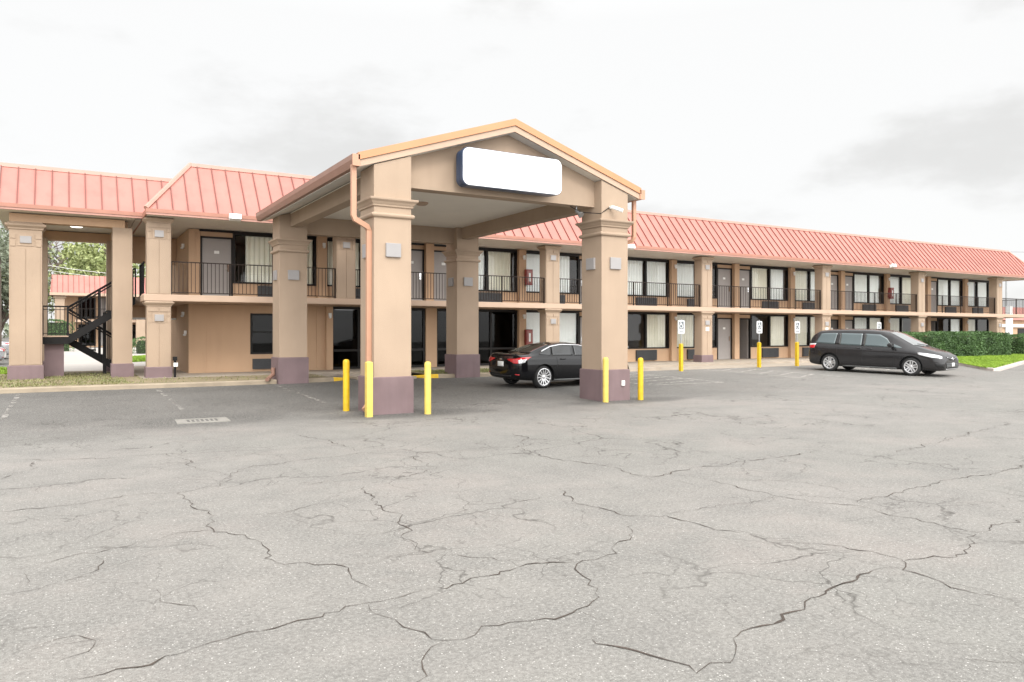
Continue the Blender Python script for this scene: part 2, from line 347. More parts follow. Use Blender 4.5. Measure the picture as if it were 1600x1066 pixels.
CRACKS=[(1.6,[(0.0,4.13),(0.24,4.14),(0.51,4.17),(0.74,4.24),(1.01,4.26),(1.27,4.29),(1.53,4.37),(1.79,4.36),(2.12,4.35),(2.4,4.44),(2.66,4.46),(2.94,4.48),(3.18,4.38)]),(1.3,[(1.58,4.34),(1.63,4.02),(1.7,3.77),(1.74,3.62),(1.83,3.59),(2.0,3.69),(2.19,3.66),(2.37,3.61),(2.57,3.6),(2.88,3.79),(2.93,3.94),(3.03,4.18),(3.2,4.37),(3.46,4.4),(3.91,4.68),(4.18,4.99)]),(1.8,[(1.74,3.62),(1.58,3.51),(1.51,3.38),(1.43,3.27)]),(1.2,[(1.02,8.37),(1.06,7.76),(1.14,7.2),(1.06,6.73),(1.27,6.2),(1.33,5.81),(1.26,5.62),(1.34,5.39),(1.67,5.17),(1.67,4.91),(1.7,4.6)]),(0.7,[(1.68,5.2),(1.99,5.14),(2.3,5.11)]),(1.2,[(2.76,7.7),(2.68,7.28),(2.54,6.8),(2.62,6.38),(2.47,6.01),(2.38,5.71),(2.33,5.12),(2.52,4.91),(2.77,4.63)]),(0.9,[(-0.5,8.32),(-0.18,8.27),(0.16,8.29),(0.5,8.5),(1.02,8.37),(1.44,8.49),(1.63,8.99),(1.95,9.51),(2.66,9.68),(3.49,9.86),(3.92,9.21),(3.85,8.25),(3.38,7.94),(2.76,8.1),(2.22,8.22)]),(1.1,[(3.21,12.07),(3.45,11.31),(3.52,9.94)]),(0.6,[(3.49,9.86),(4.51,9.26),(5.56,9.3)]),(0.8,[(-0.7,11.63),(0.36,11.13),(1.19,11.14),(1.41,10.36),(1.32,9.94),(1.57,9.25)]),(0.8,[(-0.61,10.12),(-0.36,10.64),(-0.33,11.32)]),(0.8,[(-0.33,6.31),(-0.25,6.22),(-0.04,6.35),(0.2,6.39),(0.57,6.57),(1.03,6.68)]),(0.7,[(-0.34,5.65),(-0.09,5.74),(0.17,5.81),(0.2,6.3)]),(0.8,[(-0.24,6.14),(-0.21,5.82)]),(0.6,[(-0.3,4.91),(-0.08,4.93),(0.16,4.93)]),(0.8,[(-0.14,4.63),(0.07,4.71),(0.13,4.51),(-0.04,4.37)]),(1.2,[(6.26,10.47),(6.19,9.87),(5.52,9.15),(5.46,8.09),(5.71,7.53),(5.67,6.63),(5.77,6.52),(6.75,6.7),(7.7,6.69),(8.94,6.71)]),(0.6,[(5.77,6.52),(5.86,6.01)]),(1.3,[(6.14,6.19),(6.17,5.66),(6.15,5.09),(6.26,4.7),(6.48,4.41),(6.4,4.13),(6.41,3.78),(6.43,3.46),(6.46,3.33),(6.89,3.37),(7.24,3.35)]),(1.0,[(6.58,4.51),(7.17,4.55),(8.13,4.65),(9.19,4.59),(10.31,4.77)]),(1.2,[(4.51,6.56),(4.36,6.28),(4.26,5.77),(4.31,5.3),(4.66,5.09),(4.67,4.63),(4.8,4.26),(4.85,3.99),(5.09,3.73),(5.22,3.44),(5.21,3.21),(5.0,3.08),(4.98,2.83),(4.94,2.56),(5.03,2.33)]),(1.2,[(5.18,3.19),(5.53,3.07),(5.97,3.14),(6.39,3.31)]),(1.9,[(5.04,3.1),(4.88,3.17),(4.58,3.14),(4.24,3.09),(3.9,3.02),(3.67,2.95),(3.35,2.89),(3.03,2.78),(2.76,2.7),(2.64,2.66),(2.61,2.81),(2.54,3.0),(2.43,3.26)]),(0.7,[(4.66,5.09),(5.33,5.13),(5.97,5.1),(6.14,5.13)]),(0.6,[(4.33,6.3),(3.95,6.24),(3.71,6.22)]),(1.3,[(2.64,2.66),(2.58,2.58)]),(1.2,[(2.61,3.61),(2.67,3.4)]),(0.7,[(10.36,11.34),(10.55,9.67),(10.41,8.7),(12.27,8.93)]),(0.8,[(9.77,6.11),(12.13,6.53),(14.87,7.09)]),(0.6,[(1.08,7.16),(1.62,6.98),(2.6,7.25)]),(0.6,[(3.82,2.22),(3.88,2.09),(4.08,1.89)]),(0.5,[(3.62,2.78),(3.63,2.56),(3.87,2.46)]),(0.6,[(0.36,5.54),(0.6,4.93),(0.68,4.76)])]

# ============================================================ ground
lot = MB()
xs = [-250, -60, -20, 0, 10, 20, 30, 40, 60, 120, 400]; ys = [-60, 0, 14.2, 15.7, 17.3, 18.8, 20.4, 21.9, 40, 90, 500]
vs = [(x, y, gz(y)) for y in ys for x in xs]; nx = len(xs)
lot.add(vs, [(j * nx + i, j * nx + i + 1, (j + 1) * nx + i + 1, (j + 1) * nx + i) for j in range(len(ys) - 1) for i in range(nx - 1)])
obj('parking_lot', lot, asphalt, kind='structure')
# cracks opened in the asphalt: thin ragged ribbons of dirt-filled gap
ck = MB(); rc = random.Random(3)
for wd, pts in CRACKS:
    P = [Vector((x, y)) for x, y in pts]; D = [P[0]]
    for a, b in zip(P, P[1:]):
        L = (b - a).length; n = max(1, int(L / .065)); nn = Vector((-(b - a).y, (b - a).x)).normalized()
        off = 0
        for i in range(1, n + 1):
            off = off * .62 + rc.uniform(-.042, .042) * (1 + min(1.5, L * .2))
            D.append(a.lerp(b, i / n) + nn * (off if i < n else 0) + (b - a).normalized() * rc.uniform(-.02, .02))
    k = 0
    while k < len(D) - 2:
        run = rc.randint(6, 22); seg = D[k:k + run + 1]
        if len(seg) < 2: break
        vs = []; ph = rc.uniform(0, 6)
        for i, p in enumerate(seg):
            t = (seg[min(i + 1, len(seg) - 1)] - seg[max(i - 1, 0)]).normalized(); q = Vector((-t.y, t.x))
            e = min(1, i / 1.5, (len(seg) - 1 - i) / 1.5) * .8 + .2
            h = wd * .0029 * (.55 + p.length * .13) * e * rc.uniform(.2, 1.3) * (1 + .45 * math.sin(i * .45 + ph))
            vs += [(p.x + q.x * h, p.y + q.y * h, gz(p.y) + .004), (p.x - q.x * h * rc.uniform(.5, 1.2), p.y - q.y * h, gz(p.y) + .004)]
        ck.add(vs, [(2 * i, 2 * i + 1, 2 * i + 3, 2 * i + 2) for i in range(len(seg) - 1)])
        k += run - (1 if rc.random() < .7 else 0)
obj('asphalt_cracks', ck, crackm, kind='structure')
# painted stall lines
def strip(mb, a, b, w_, z=.005):
    a = Vector(a); b = Vector(b); t = (b - a).normalized(); q = Vector((-t.y, t.x)) * w_ / 2
    n = max(1, int((b - a).length / 1.0)); vs = []
    for i in range(n + 1):
        p = a.lerp(b, i / n); vs += [(p.x + q.x, p.y + q.y, gz(p.y) + z), (p.x - q.x, p.y - q.y, gz(p.y) + z)]
    mb.add(vs, [(2 * i, 2 * i + 1, 2 * i + 3, 2 * i + 2) for i in range(n)])
def noisy_line(mat_, thr, name):
    """worn paint: real gaps where the paint has gone"""
    m = mat_.copy(); m.name = name; t = m.node_tree; b = t.nodes['Principled BSDF']
    tc = _n(t, 'ShaderNodeTexCoord'); n = _n(t, 'ShaderNodeTexNoise'); n.inputs['Scale'].default_value = 5; n.inputs['Detail'].default_value = 8; n.inputs['Roughness'].default_value = .75
    t.links.new(tc.outputs['Object'], n.inputs['Vector']); r = _n(t, 'ShaderNodeMapRange'); r.inputs[1].default_value = thr; r.inputs[2].default_value = thr + .08
    t.links.new(n.outputs[0], r.inputs[0]); t.links.new(r.outputs[0], b.inputs['Alpha']); return m
l1 = MB()
for a, b in (((5.13, 21.6), (5.05, 16.7)), ((2.09, 21.6), (2.1, 16.7)), ((-.93, 21.6), (-.96, 16.6)), ((-3.95, 21.6), (-3.98, 16.6))): strip(l1, a, b, .10)
obj('parking_lines', l1, noisy_line(linef, .47, 'worn_lines_old'), kind='structure')
l2 = MB()
for x in (17.9, 22.05, 24.0, 28.4, 30.3): strip(l2, (x, 21.8), (x - .15 if x > 20 else x, 16.9), .10)
for k in range(6): strip(l2, (15.2 + .3 * k, 17.4 + k * .75), (17.8, 17.9 + k * .75), .10, .007)
strip(l2, (15.0, 17.1), (17.9, 16.95), .10, .006); strip(l2, (15.0, 17.1), (15.1, 21.6), .10, .008)
for k in range(5): strip(l2, (22.2, 17.4 + k * .9), (23.9, 18.2 + k * .9), .10, .007)
for k in range(5): strip(l2, (28.5, 17.4 + k * .9), (30.2, 18.2 + k * .9), .10, .007)
obj('parking_lines', l2, noisy_line(linem, .42, 'worn_lines'), kind='structure')
bl = MB()
for x in (19.4, 25.6): bl.box(x, x + 1.2, 17.2, 18.3, gz(17.2) + .004, gz(17.2) + .006, Matrix.Rotation(R(1.19), 3, 'X'))
obj('parking_symbol', bl, noisy_line(bluepaint, .44, 'worn_blue'), kind='structure')
# kerb with a rounded top edge, running along the building and dipping at the yellow ramps
def kerb(name, pts, m, h=.125, wd=.16):
    mb = MB(); n = len(pts); vs = []
    for i, p in enumerate(pts):
        p = Vector(p[:2]); a = Vector(pts[max(i - 1, 0)][:2]); b = Vector(pts[min(i + 1, n - 1)][:2]); t = (b - a).normalized(); q = Vector((-t.y, t.x))
        hh = pts[i][2] if len(pts[i]) > 2 else h; z = gz(p.y)
        for o, zz in ((0, -.05), (.012, hh - .03), (.04, hh), (wd, hh), (wd, -.05)): vs.append((p.x + q.x * o, p.y + q.y * o, z + zz))
    fs = []
    for i in range(n - 1):
        for k in range(4): fs.append((i * 5 + k, i * 5 + k + 1, i * 5 + 5 + k + 1, i * 5 + 5 + k))
    fs += [(0, 1, 2, 3, 4), tuple(5 * (n - 1) + k for k in range(5))[::-1]]
    mb.add(vs, fs); return obj(name, mb, m, kind='structure')
kerb('kerb', [(-14, 21.9)] + [(-14 + i * 1.0, 21.9 + .02 * math.sin(i)) for i in range(1, 19)] + [(4.6, 21.93), (5.25, 21.97)], kerbm)
kerb('kerb', [(6.15, 22.0), (6.6, 22.05), (7.0, 22.2)], kerbm)
kerb('yellow_kerb', [(7.0, 22.2), (7.35, 22.5, .09), (7.7, 23.0, .05), (7.95, 23.5, .02)], yellowkerb)
kerb('yellow_kerb', [(9.6, 23.2, .02), (9.75, 22.8, .06), (10.05, 22.3, .11), (10.4, 22.05)], yellowkerb)
kerb('kerb', [(10.4, 22.05), (10.95, 21.95)], kerbm); kerb('kerb', [(11.8, 21.95), (12.6, 22.0), (13.6, 22.2), (15.0, 22.3), (16.9, 22.3)], kerbm)
# ground strips behind the kerb
g = MB(); z0 = .27
g.add([(-14, 22.04, z0), (5.3, 22.1, z0), (7.0, 22.35, z0), (7.0, 24.7, z0), (3.3, 24.7, z0), (2.0, 26.2, z0), (2.0, 30.5, z0), (-1.9, 30.5, z0), (-14, 30.5, z0)], [tuple(range(9))])
for i in range(0): pass
obj('dirt_strip', g, dirtm, kind='structure')
g = MB(); g.add([(10.2, 22.2, z0), (13.6, 22.36, z0), (16.9, 22.46, z0), (16.9, 24.7, z0), (10.2, 24.7, z0)], [tuple(range(5))])
obj('dirt_strip', g, dirtm, kind='structure')
wk = MB()
wk.box(2.6, 55.4, 24.7, 27.0, -.1, .274); wk.box(2.0, 3.6, 24.7, 34, -.1, .272)
obj('walkway', wk, concrete, kind='structure')
ap = MB()
ap.box(17.0, 38, 21.95, 23.9, .0, .170); ap.box(17.0, 38, 23.9, 24.7, .0, .262)
ap.box(7.9, 9.7, 22.2, 24.7, 0, .235); 
ap.box(18.2, 20.0, 22.15, 23.9, .17, .275)
obj('concrete_apron', ap, concrete, kind='structure')
# lawn island at the right
isl = [(38, 24.6), (38, 21.5), (35.9, 19.2), (34.3, 17.75), (33.3, 17.05), (32.9, 16.8), (32.7, 16.75), (33.1, 16.72), (34.4, 16.95), (36.5, 17.45), (39.5, 18.3), (70, 26)]
isl = [(38, 24.6), (37.2, 21.2), (35.6, 19.1), (33.9, 17.5), (32.9, 16.6), (32.75, 16.3), (33.1, 16.2), (34.6, 16.7), (37.0, 17.5), (40.2, 18.6), (70, 28), (70, 40), (56, 40), (56, 24.6)]
zi = .17
kerb('lawn_kerb', [(p[0], p[1], .12) for p in isl[1:11]], whitekerb, .12, .2)
g = MB(); g.add([(x + (.12 if i in (4, 5) else 0), y + (.12 if 3 < i < 9 else 0), max(gz(y), .04) + .11) for i, (x, y) in enumerate(isl)], [tuple(range(len(isl)))])
obj('lawn_soil', g, dirtm, kind='structure')
def inside(p, poly):
    x, y = p; c = False; j = len(poly) - 1
    for i in range(len(poly)):
        xi, yi = poly[i]; xj, yj = poly[j]
        if (yi > y) != (yj > y) and x < (xj - xi) * (y - yi) / (yj - yi) + xi: c = not c
        j = i
    return c
def grass(name, poly, n, h, m, zf, label, wd=.02, seed=1, dens=None):
    rr = random.Random(seed); mb = MB(); x0 = min(p[0] for p in poly); x1 = max(p[0] for p in poly); y0 = min(p[1] for p in poly); y1 = max(p[1] for p in poly); k = 0
    while k < n:
        x, y = rr.uniform(x0, x1), rr.uniform(y0, y1)
        if not inside((x, y), poly): continue
        if dens and rr.random() > dens(x, y): k += 1; continue
        k += 1; a = rr.uniform(0, 6.28); hh = h * rr.uniform(.5, 1.2); dx, dy = math.cos(a) * wd, math.sin(a) * wd; lx, ly = rr.uniform(-.6, .6) * hh, rr.uniform(-.6, .6) * hh; z = zf(x, y)
        mb.add([(x - dx, y - dy, z), (x + dx, y + dy, z), (x + lx, y + ly, z + hh)], [(0, 1, 2)])
    o = obj(name, mb, m); o['kind'] = 'stuff'; o['label'] = label; o['category'] = 'grass'; return o
poly_l = [(38.1, 24.5), (37.35, 21.3), (35.7, 19.2), (34.0, 17.7), (33.05, 16.75), (33.1, 16.42), (34.5, 16.9), (37.0, 17.75), (40.2, 18.85), (58, 24.5)]
grass('lawn', poly_l, 52000, .06, grassm, lambda x, y: max(gz(y), .04) + .108, 'bright green mown grass on the kerbed lawn island beyond the parked van', .022)
grass('weedy_grass', [(-14, 22.15), (6.9, 22.5), (6.9, 24.5), (3.2, 24.6), (1.9, 26), (1.9, 28.5), (-14, 29)], 26000, .055, drygrass, lambda x, y: .268,
      'thin dry grass growing in the dirt strip behind the left kerb', .016, 2, lambda x, y: (.9 if x < 1.5 else .12) * (.4 + .6 * (math.sin(x * 1.7 + y * 2.3) * math.sin(y * 1.1 - x * .6) > -.1)))
grass('weedy_grass', [(10.4, 22.4), (16.8, 22.6), (16.8, 24.5), (10.4, 24.5)], 5000, .07, drygrass, lambda x, y: .268, 'tufts of dry grass in the bed behind the right canopy pillar', .016, 5)
grass('lawn', [(-12, 29.5), (-1.55, 29.5), (-1.9, 34.5), (-12, 35)], 16000, .09, grassm, lambda x, y: .262, 'bright green grass beside the stair tower at the left edge', .025, 4)
grass('lawn', [(2.0, 40), (4.4, 42), (5.0, 50), (2.4, 47)], 9000, .12, grassm, lambda x, y: .19, 'bright green lawn patch seen under the lower stair flight', .05, 6)
pv = MB(); pv.box(-1.2, 14, 31, 80, .10, .185); obj('pavement', pv, mat('pale_pavement', (.40, .37, .34), .9, var=.08, vs_=.6), kind='structure')

# ============================================================ the motel wing
S = 8.512; PX = [2.46] + [16.8 + S * k for k in range(0, 5)]
YF, YW, YP = 24.94, 27.0, 26.8           # pillar fronts, wall plane, party-wall fronts
Z0, Z1a, Z1, ZS = .27, 2.59, 2.79, 5.12   # lower floor, slab underside, slab top, soffit
CC = [3.77 + S * k for k in range(7)]     # centres of the paired doors
bld = thing('motel_building', 'long two storey beige motel wing with salmon metal mansard roof and railed walkway', 'building', (3.6, 27.0, .0))
def part(name, mb, m, p=None, **k): return obj(name, mb, m, p or bld, **k)
# walkway slab, upper floor
m_ = MB(); m_.box(2.05, 55.2, 24.88, 26.99, Z1a, Z1); m_.box(2.05, 3.55, 26.99, 30.2, Z1a, Z1); part('walkway_slab', m_, trim, bevel=.012)
m_ = MB(); m_.box(2.3, 54.8, 24.9, 33.5, ZS + .005, ZS + .05); m_.box(1.9, 2.3, 25.9, 33.5, ZS + .005, ZS + .05); part('soffit', m_, soffitm)
# shell: end walls, rear wall, storey floors
m_ = MB(); m_.box(3.57, 3.77, 27.0, 34, .1, 5.1); m_.box(54.75, 54.97, 27.2, 34, .1, 5.1); m_.box(3.77, 54.75, 33.8, 34, .1, 5.1)
part('side_wall', m_, stucco_wall)
m_ = MB()
m_.box(3.8, 54.7, 31.0, 31.1, .2, 5.1)
for x in CC[1:6]: m_.box(x - .05, x + .05, 27.2, 31, .2, 5.1)
for x in CC[:6]: m_.box(x + S / 2 - .05, x + S / 2 + .05, 27.2, 31, 2.8 if x < 14 else .2, 5.1)
m_.box(3.8, 54.7, 27.15, 31, Z1a, Z1 - .01); m_.box(3.8, 54.7, 27.15, 31, .1, .262)
part('room_partition', m_, interior)
# breezeway cross beams between the wing and the stair tower
for z_, zz_ in ((2.12, 2.8), (4.15, 5.1)): m_ = MB(); m_.box(1.9, 3.56, 30.2, 30.5, z_, zz_); part('breezeway_beam', m_, stucco_wall)
m_ = MB(); m_.box(1.9, 3.56, 30.17, 30.2, 2.1, 2.17); part('breezeway_trim', m_, whitem)
# facade
wall = MB(); tr = MB(); frames = {}
def door(x0, x1, z, open_=False, m=doorm):
    fr = MB(); fr.box(x0 - .05, x0, YW - .02, YW + .12, z, z + 2.08); fr.box(x1, x1 + .05, YW - .02, YW + .12, z, z + 2.08); fr.box(x0 - .05, x1 + .05, YW - .02, YW + .12, z + 2.03, z + 2.09)
    f = part('door_frame', fr, bronze)
    if open_: # leaf swung into the room
        b = MB(); b.box(x1 - .05, x1, YW + .1, YW + .98, z, z + 2.03); part('door', b, m); return
    b = MB(); b.box(x0, x1, YW + .03, YW + .08, z, z + 2.03)
    dd = part('door', b, m, bevel=.004)
    b = MB(); xm = (x0 + x1) / 2; b.box(xm - .08, xm + .08, YW + .02, YW + .03, z + 1.52, z + 1.62); o = obj('number_plate', b, platem, dd)
    b = MB(); hx = x1 - .1 if (int(x0 * 10) % 2 or x0 < 6) else x0 + .1; b.box(hx - .03, hx + .03, YW + .018, YW + .03, z + .92, z + 1.16)
    b.tube([(hx, YW + .02, z + 1.0), (hx, YW - .04, z + 1.0), (hx - .1 if hx > xm else hx + .1, YW - .04, z + 1.0)], .012, 6)
    obj('door_handle', b, chrome, dd)
def curtain(x0, x1, z0_, z1_, m, win, amp=.035, per=.17, taper=0):
    mb = MB(); n = max(4, int((x1 - x0) / .035)); rows = 6; vs = []; ph = random.uniform(0, 6)
    for j in range(rows + 1):
        v = j / rows; z = z0_ + (z1_ - z0_) * v
        for i in range(n + 1):
            u = i / n; x = x0 + (x1 - x0) * u
            x += taper * (1 - v) * (1 - v) * (u if taper < 0 else (u - 1) * -1) * (x1 - x0)
            a = amp * (1.15 - .3 * v) * (1 + .35 * math.sin(u * 7 + ph))
            vs.append((x, YW + .10 + a * math.sin(2 * math.pi * (x - x0) / per + ph + .4 * math.sin(u * 11 + ph)), z))
    fs = [(j * (n + 1) + i, j * (n + 1) + i + 1, (j + 1) * (n + 1) + i + 1, (j + 1) * (n + 1) + i) for j in range(rows) for i in range(n)]
    mb.add(vs, fs)
    return obj('curtain', mb, m, win, smooth=True)
def window(x0, x1, z, ztop, cur, ac=True, sill=.60, gl=None):
    """bronze framed two-pane window over a panel with a grille; cur = [(u0, u1, material, taper)]"""
    zs = z + sill; xm = x0 + (x1 - x0) * .5
    fr = MB()
    for a, b in ((x0, x0 + .07), (x1 - .07, x1), (xm - .05, xm + .05)): fr.box(a, b, YW - .03, YW + .10, zs, ztop)
    fr.box(x0 + .07, xm - .05, YW - .028, YW + .10, zs, zs + .06); fr.box(xm + .05, x1 - .07, YW - .028, YW + .10, zs, zs + .06)
    fr.box(x0 + .07, xm - .05, YW - .028, YW + .10, ztop - .06, ztop); fr.box(xm + .05, x1 - .07, YW - .028, YW + .10, ztop - .06, ztop)
    wd = part('window', fr, bronze)
    for a, b in ((x0 + .07, xm - .05), (xm + .05, x1 - .07)):
        g_ = MB(); g_.box(a, b, YW + .03, YW + .036, zs + .06, ztop - .06); obj('pane', g_, gl or glass, wd)
    for c in cur:
        u0, u1, mm = c[:3]; curtain(x0 + .05 + (x1 - x0 - .1) * u0, x0 + .05 + (x1 - x0 - .1) * u1, zs + .02, ztop - .03, mm, wd, taper=c[3] if len(c) > 3 else 0, amp=.004 if mm is blind else .035)
    wall.box(x0 + .002, x1 - .002, YW, YW + .14, z, zs)
    if ac:
        b = MB(); c_ = (x0 + x1) / 2; w2 = .62; b.box(c_ - w2, c_ + w2, YW - .09, YW - .005, z + .06, zs - .06)
        for i in range(11): b.box(c_ - w2 + .05, c_ + w2 - .05, YW - .105, YW - .09, z + .10 + i * .038, z + .118 + i * .038)
        part('air_conditioner', b, acm)
def pier(x, z, zt, hw=.17):
    wall.box(x - hw, x + hw, YP, YW + .15, z, zt)
def transom(x0, x1, z, zt):
    wall.box(x0 - .05, x1 + .05, YW + .02, YW + .14, z + 2.09, zt)
A = lambda *a: list(a)
SH, CR, BL = sheer, cream, blind
up = { # (left window curtains, right window curtains) of each pair
 0: (None, [(.14, .46, CR), (.5, .98, CR)]), 1: ([(.0, .45, CR), (.5, .97, CR)], [(.02, .46, SH), (.52, .93, CR)]),
 2: ([(.02, .46, BL), (.5, .86, SH)], [(.0, .46, SH), (.53, .97, SH)]), 3: ([(.03, .48, SH), (.52, .86, CR)], [(.04, .46, CR), (.53, .93, SH, -.08)]),
 4: ([(.02, .47, CR), (.53, .95, SH)], [(.04, .47, SH, .06), (.53, .9, SH, -.1)]), 5: ([(.02, .46, SH), (.53, .94, CR)], [(.02, .47, SH), (.53, .95, SH)]),
 6: ([(.0, .44, SH), (.53, .97, SH)], None)}
lo = {2: ([(.01, .47, BL), (.51, .98, BL)], [(.54, .97, CR)]), 3: ([(.03, .47, CR), (.52, .84, SH, -.08)], [(.54, .95, CR, -.04)]),
 4: ([(.02, .47, CR), (.52, .70, CR, -.1)], [(.05, .47, SH), (.53, .95, CR)]), 5: ([(.02, .47, CR), (.55, .62, CR)], [(.52, .96, SH)]), 6: ([(.0, .45, CR)], None)}
for k, c in enumerate(CC):
    zt = 5.04
    if k == 0: wall.box(3.772, 3.93, YW, YW + .15, Z1, 5.1)
    elif k < 6: pier(c, Z1, 5.11)
    if k < 6: pier(c + S / 2 - .0, Z1, 5.11)
    if 0 < k < 6: door(c - 1.15, c - .22, Z1); transom(c - 1.15, c - .22, Z1, zt); wall.box(c - .17, c - .17, YW, YW, 0, 0) if 0 else None
    if k < 6: door(c + .22, c + 1.15, Z1); transom(c + .22, c + 1.15, Z1, zt)
    if up[k][0]: window(c - 4.08, c - 1.21, Z1, zt, up[k][0], sill=.53)
    if up[k][1]: window(c + 1.21, c + 4.08, Z1, zt, up[k][1], sill=.53, ac=True)
    if k >= 2:
        if k < 6: pier(c, Z0, 2.585)
        if k < 6: pier(c + S / 2, Z0, 2.585)
        if k < 6:
            door(c - 1.15, c - .22, Z0, m=doordark if k == 4 else doorm); transom(c - 1.15, c - .22, Z0, 2.56)
            door(c + .22, c + 1.15, Z0, open_=(k in (3, 5))); transom(c + .22, c + 1.15, Z0, 2.56)
        window(c - 4.08, c - 1.21, Z0, 2.54, lo[k][0])
        if lo[k][1]: window(c + 1.21, c + 4.08, Z0, 2.54, lo[k][1])
pier(CC[1] + S / 2, Z0, 2.585)
hd = MB(); hd.box(3.9, 54.7, YW - .02, YW + .14, 5.04, 5.105); hd.box(16.6, 54.7, YW - .02, YW + .14, 2.54, 2.588); part('window_header', hd, bronze)
wall.box(53.63, 54.74, YW, YW + .2, .27, 5.1)
# lower storey, left of the lobby
wall.box(3.77, 5.55, YW, YW + .2, .2, 2.585); wall.box(7.0, 7.86, YW, YW + .2, .2, 2.585); wall.box(5.55, 7.0, YW, YW + .2, 2.3, 2.585); wall.box(5.55, 7.0, YW, YW + .2, .2, .88)
wall.box(4.14, 5.2, YW - .015, YW, .28, 2.58)
wall.box(7.86, 8.42, YW - .02, YW + .2, .2, 2.585); wall.box(8.18, 8.42, YP + .02, YW - .02, .27, 2.58); wall.box(12.15, 12.62, YP + .1, YW + .15, .27, 2.585)
fr = MB()
for a in (5.55, 6.9): fr.box(a, a + .07, YW - .02, YW + .08, .88, 2.3)
for z in (.88, 1.62, 2.23): fr.box(5.62, 6.9, YW - .018, YW + .08, z, z + .06)
sw = part('window', fr, bronze); g_ = MB(); g_.box(5.62, 6.9, YW + .03, YW + .036, .94, 2.23); obj('pane', g_, darkglass, sw)
g_ = MB(); g_.box(6.28, 6.88, YW + .25, YW + .27, 1.5, 2.2); obj('window_blind', g_, interior, sw)
b = MB(); b.box(5.62, 6.9, YW - .08, YW - .002, .36, .72)
for i in range(7): b.box(5.66, 6.86, YW - .095, YW - .08, .39 + i * .045, .41 + i * .045)
part('air_conditioner', b, acm)
part('wall', wall, stucco_wall, bevel=0)
# lobby shopfront
sf = MB()
for xs_ in ((8.42, 9.45, 10.75, 12.1), (12.66, 13.95, 15.1, 16.33)):
    for x in xs_: sf.box(x - .035, x + .035, YW - .04, YW + .08, .28, 2.56)
    for a, b_ in zip(xs_, xs_[1:]):
        for z in (.28, .93, 2.48): sf.box(a + .035, b_ - .035, YW - .035, YW + .08, z, z + .08)
shop = part('shopfront', sf, bronze)
for a, b_ in ((8.45, 12.07), (12.69, 16.3)):
    g_ = MB(); g_.box(a, b_, YW + .02, YW + .03, .36, 2.48); obj('pane', g_, darkglass, shop)
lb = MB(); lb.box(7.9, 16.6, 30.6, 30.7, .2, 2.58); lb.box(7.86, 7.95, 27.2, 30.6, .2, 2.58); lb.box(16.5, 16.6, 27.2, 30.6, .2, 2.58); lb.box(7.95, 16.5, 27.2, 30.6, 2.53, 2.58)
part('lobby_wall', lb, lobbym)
lt = MB(); lt.box(8.95, 9.6, 27.9, 28.2, 2.5, 2.525); part('lobby_light', lt, lamp)
cn = MB(); cn.box(9.3, 11.6, 29.0, 29.6, .27, 1.3); cn.box(9.2, 11.7, 28.95, 29.65, 1.3, 1.36)
tag(obj('reception_counter', cn, mat('counter_wood', (.12, .08, .05), .5)), 'dark reception counter standing inside the dark glazed lobby', 'counter')
# pillars --------------------------------------------------------------
def pillar(xc, lower=True):
    x0, x1, y0, y1 = xc - .33, xc + .33, YF, YF + .46
    if xc < 3: x0, x1 = 2.14, 2.80
    mb = MB()
    def shaft(za, zb, plq):
        mb.ring_box(x0, x1, y0, y1, [(0, za), (0, zb)])
        # two raised stucco leaves with a slot between, and the notched surround of the plaque
        for a, b in ((x0 + .035, (x0 + x1) / 2 - .012), ((x0 + x1) / 2 + .012, x1 - .035)): mb.box(a, b, y0 - .014, y0 - .0, za + .02, plq - .16)
        for a, b, c, d in ((x0 + .15, x1 - .15, plq - .15, plq + .15), (x0 + .02, x0 + .11, plq - .15, plq + .035), (x1 - .11, x1 - .02, plq - .15, plq + .035),
                           (x0 + .02, (x0 + x1) / 2 - .02, plq + .19, plq + .3), ((x0 + x1) / 2 + .02, x1 - .02, plq + .19, plq + .3), (x0 + .02, x0 + .11, plq + .06, plq + .15), (x1 - .11, x1 - .02, plq + .06, plq + .15)):
            mb.box(a, b, y0 - .02, y0, c, d)
    cap = [(0, -.155), (.02, -.15), (.022, -.13), (.04, -.115), (.085, -.06), (.09, -.04), (.06, -.03), (.04, 0)]
    shaft(Z1, ZS - .01, 4.62); mb.ring_box(x0, x1, y0, y1, [(g_, ZS - .01 + z) for g_, z in cap])
    if lower:
        shaft(.2, Z1a, 2.08); mb.ring_box(x0, x1, y0, y1, [(g_, Z1a - .002 + z) for g_, z in cap])
    p = part('pillar', mb, stucco)
    for z in ((4.62, 2.08) if lower else (4.62,)):
        q = MB(); q.box((x0 + x1) / 2 - .125, (x0 + x1) / 2 + .125, y0 - .055, y0 - .02, z - .1, z + .1); obj('plaque', q, plaquem, p, bevel=.006)
    if lower:
        q = MB(); q.ring_box(x0, x1, y0, y1, [(.035, .15), (.035, .58), (.02, .6)]); obj('plinth', q, plinthm, p)
    return p
for x in PX: pillar(x)
pillar(16.8 - S, False)
b = MB(); b.box(16.8 + S - .1, 16.8 + S + .1, YF - .03, YF - .021, 1.7, 1.88); part('notice', b, whitem)
b = MB(); b.box(16.8 + 2 * S - .1, 16.8 + 2 * S + .1, YF - .03, YF - .021, 1.7, 1.88); part('notice', b, whitem)
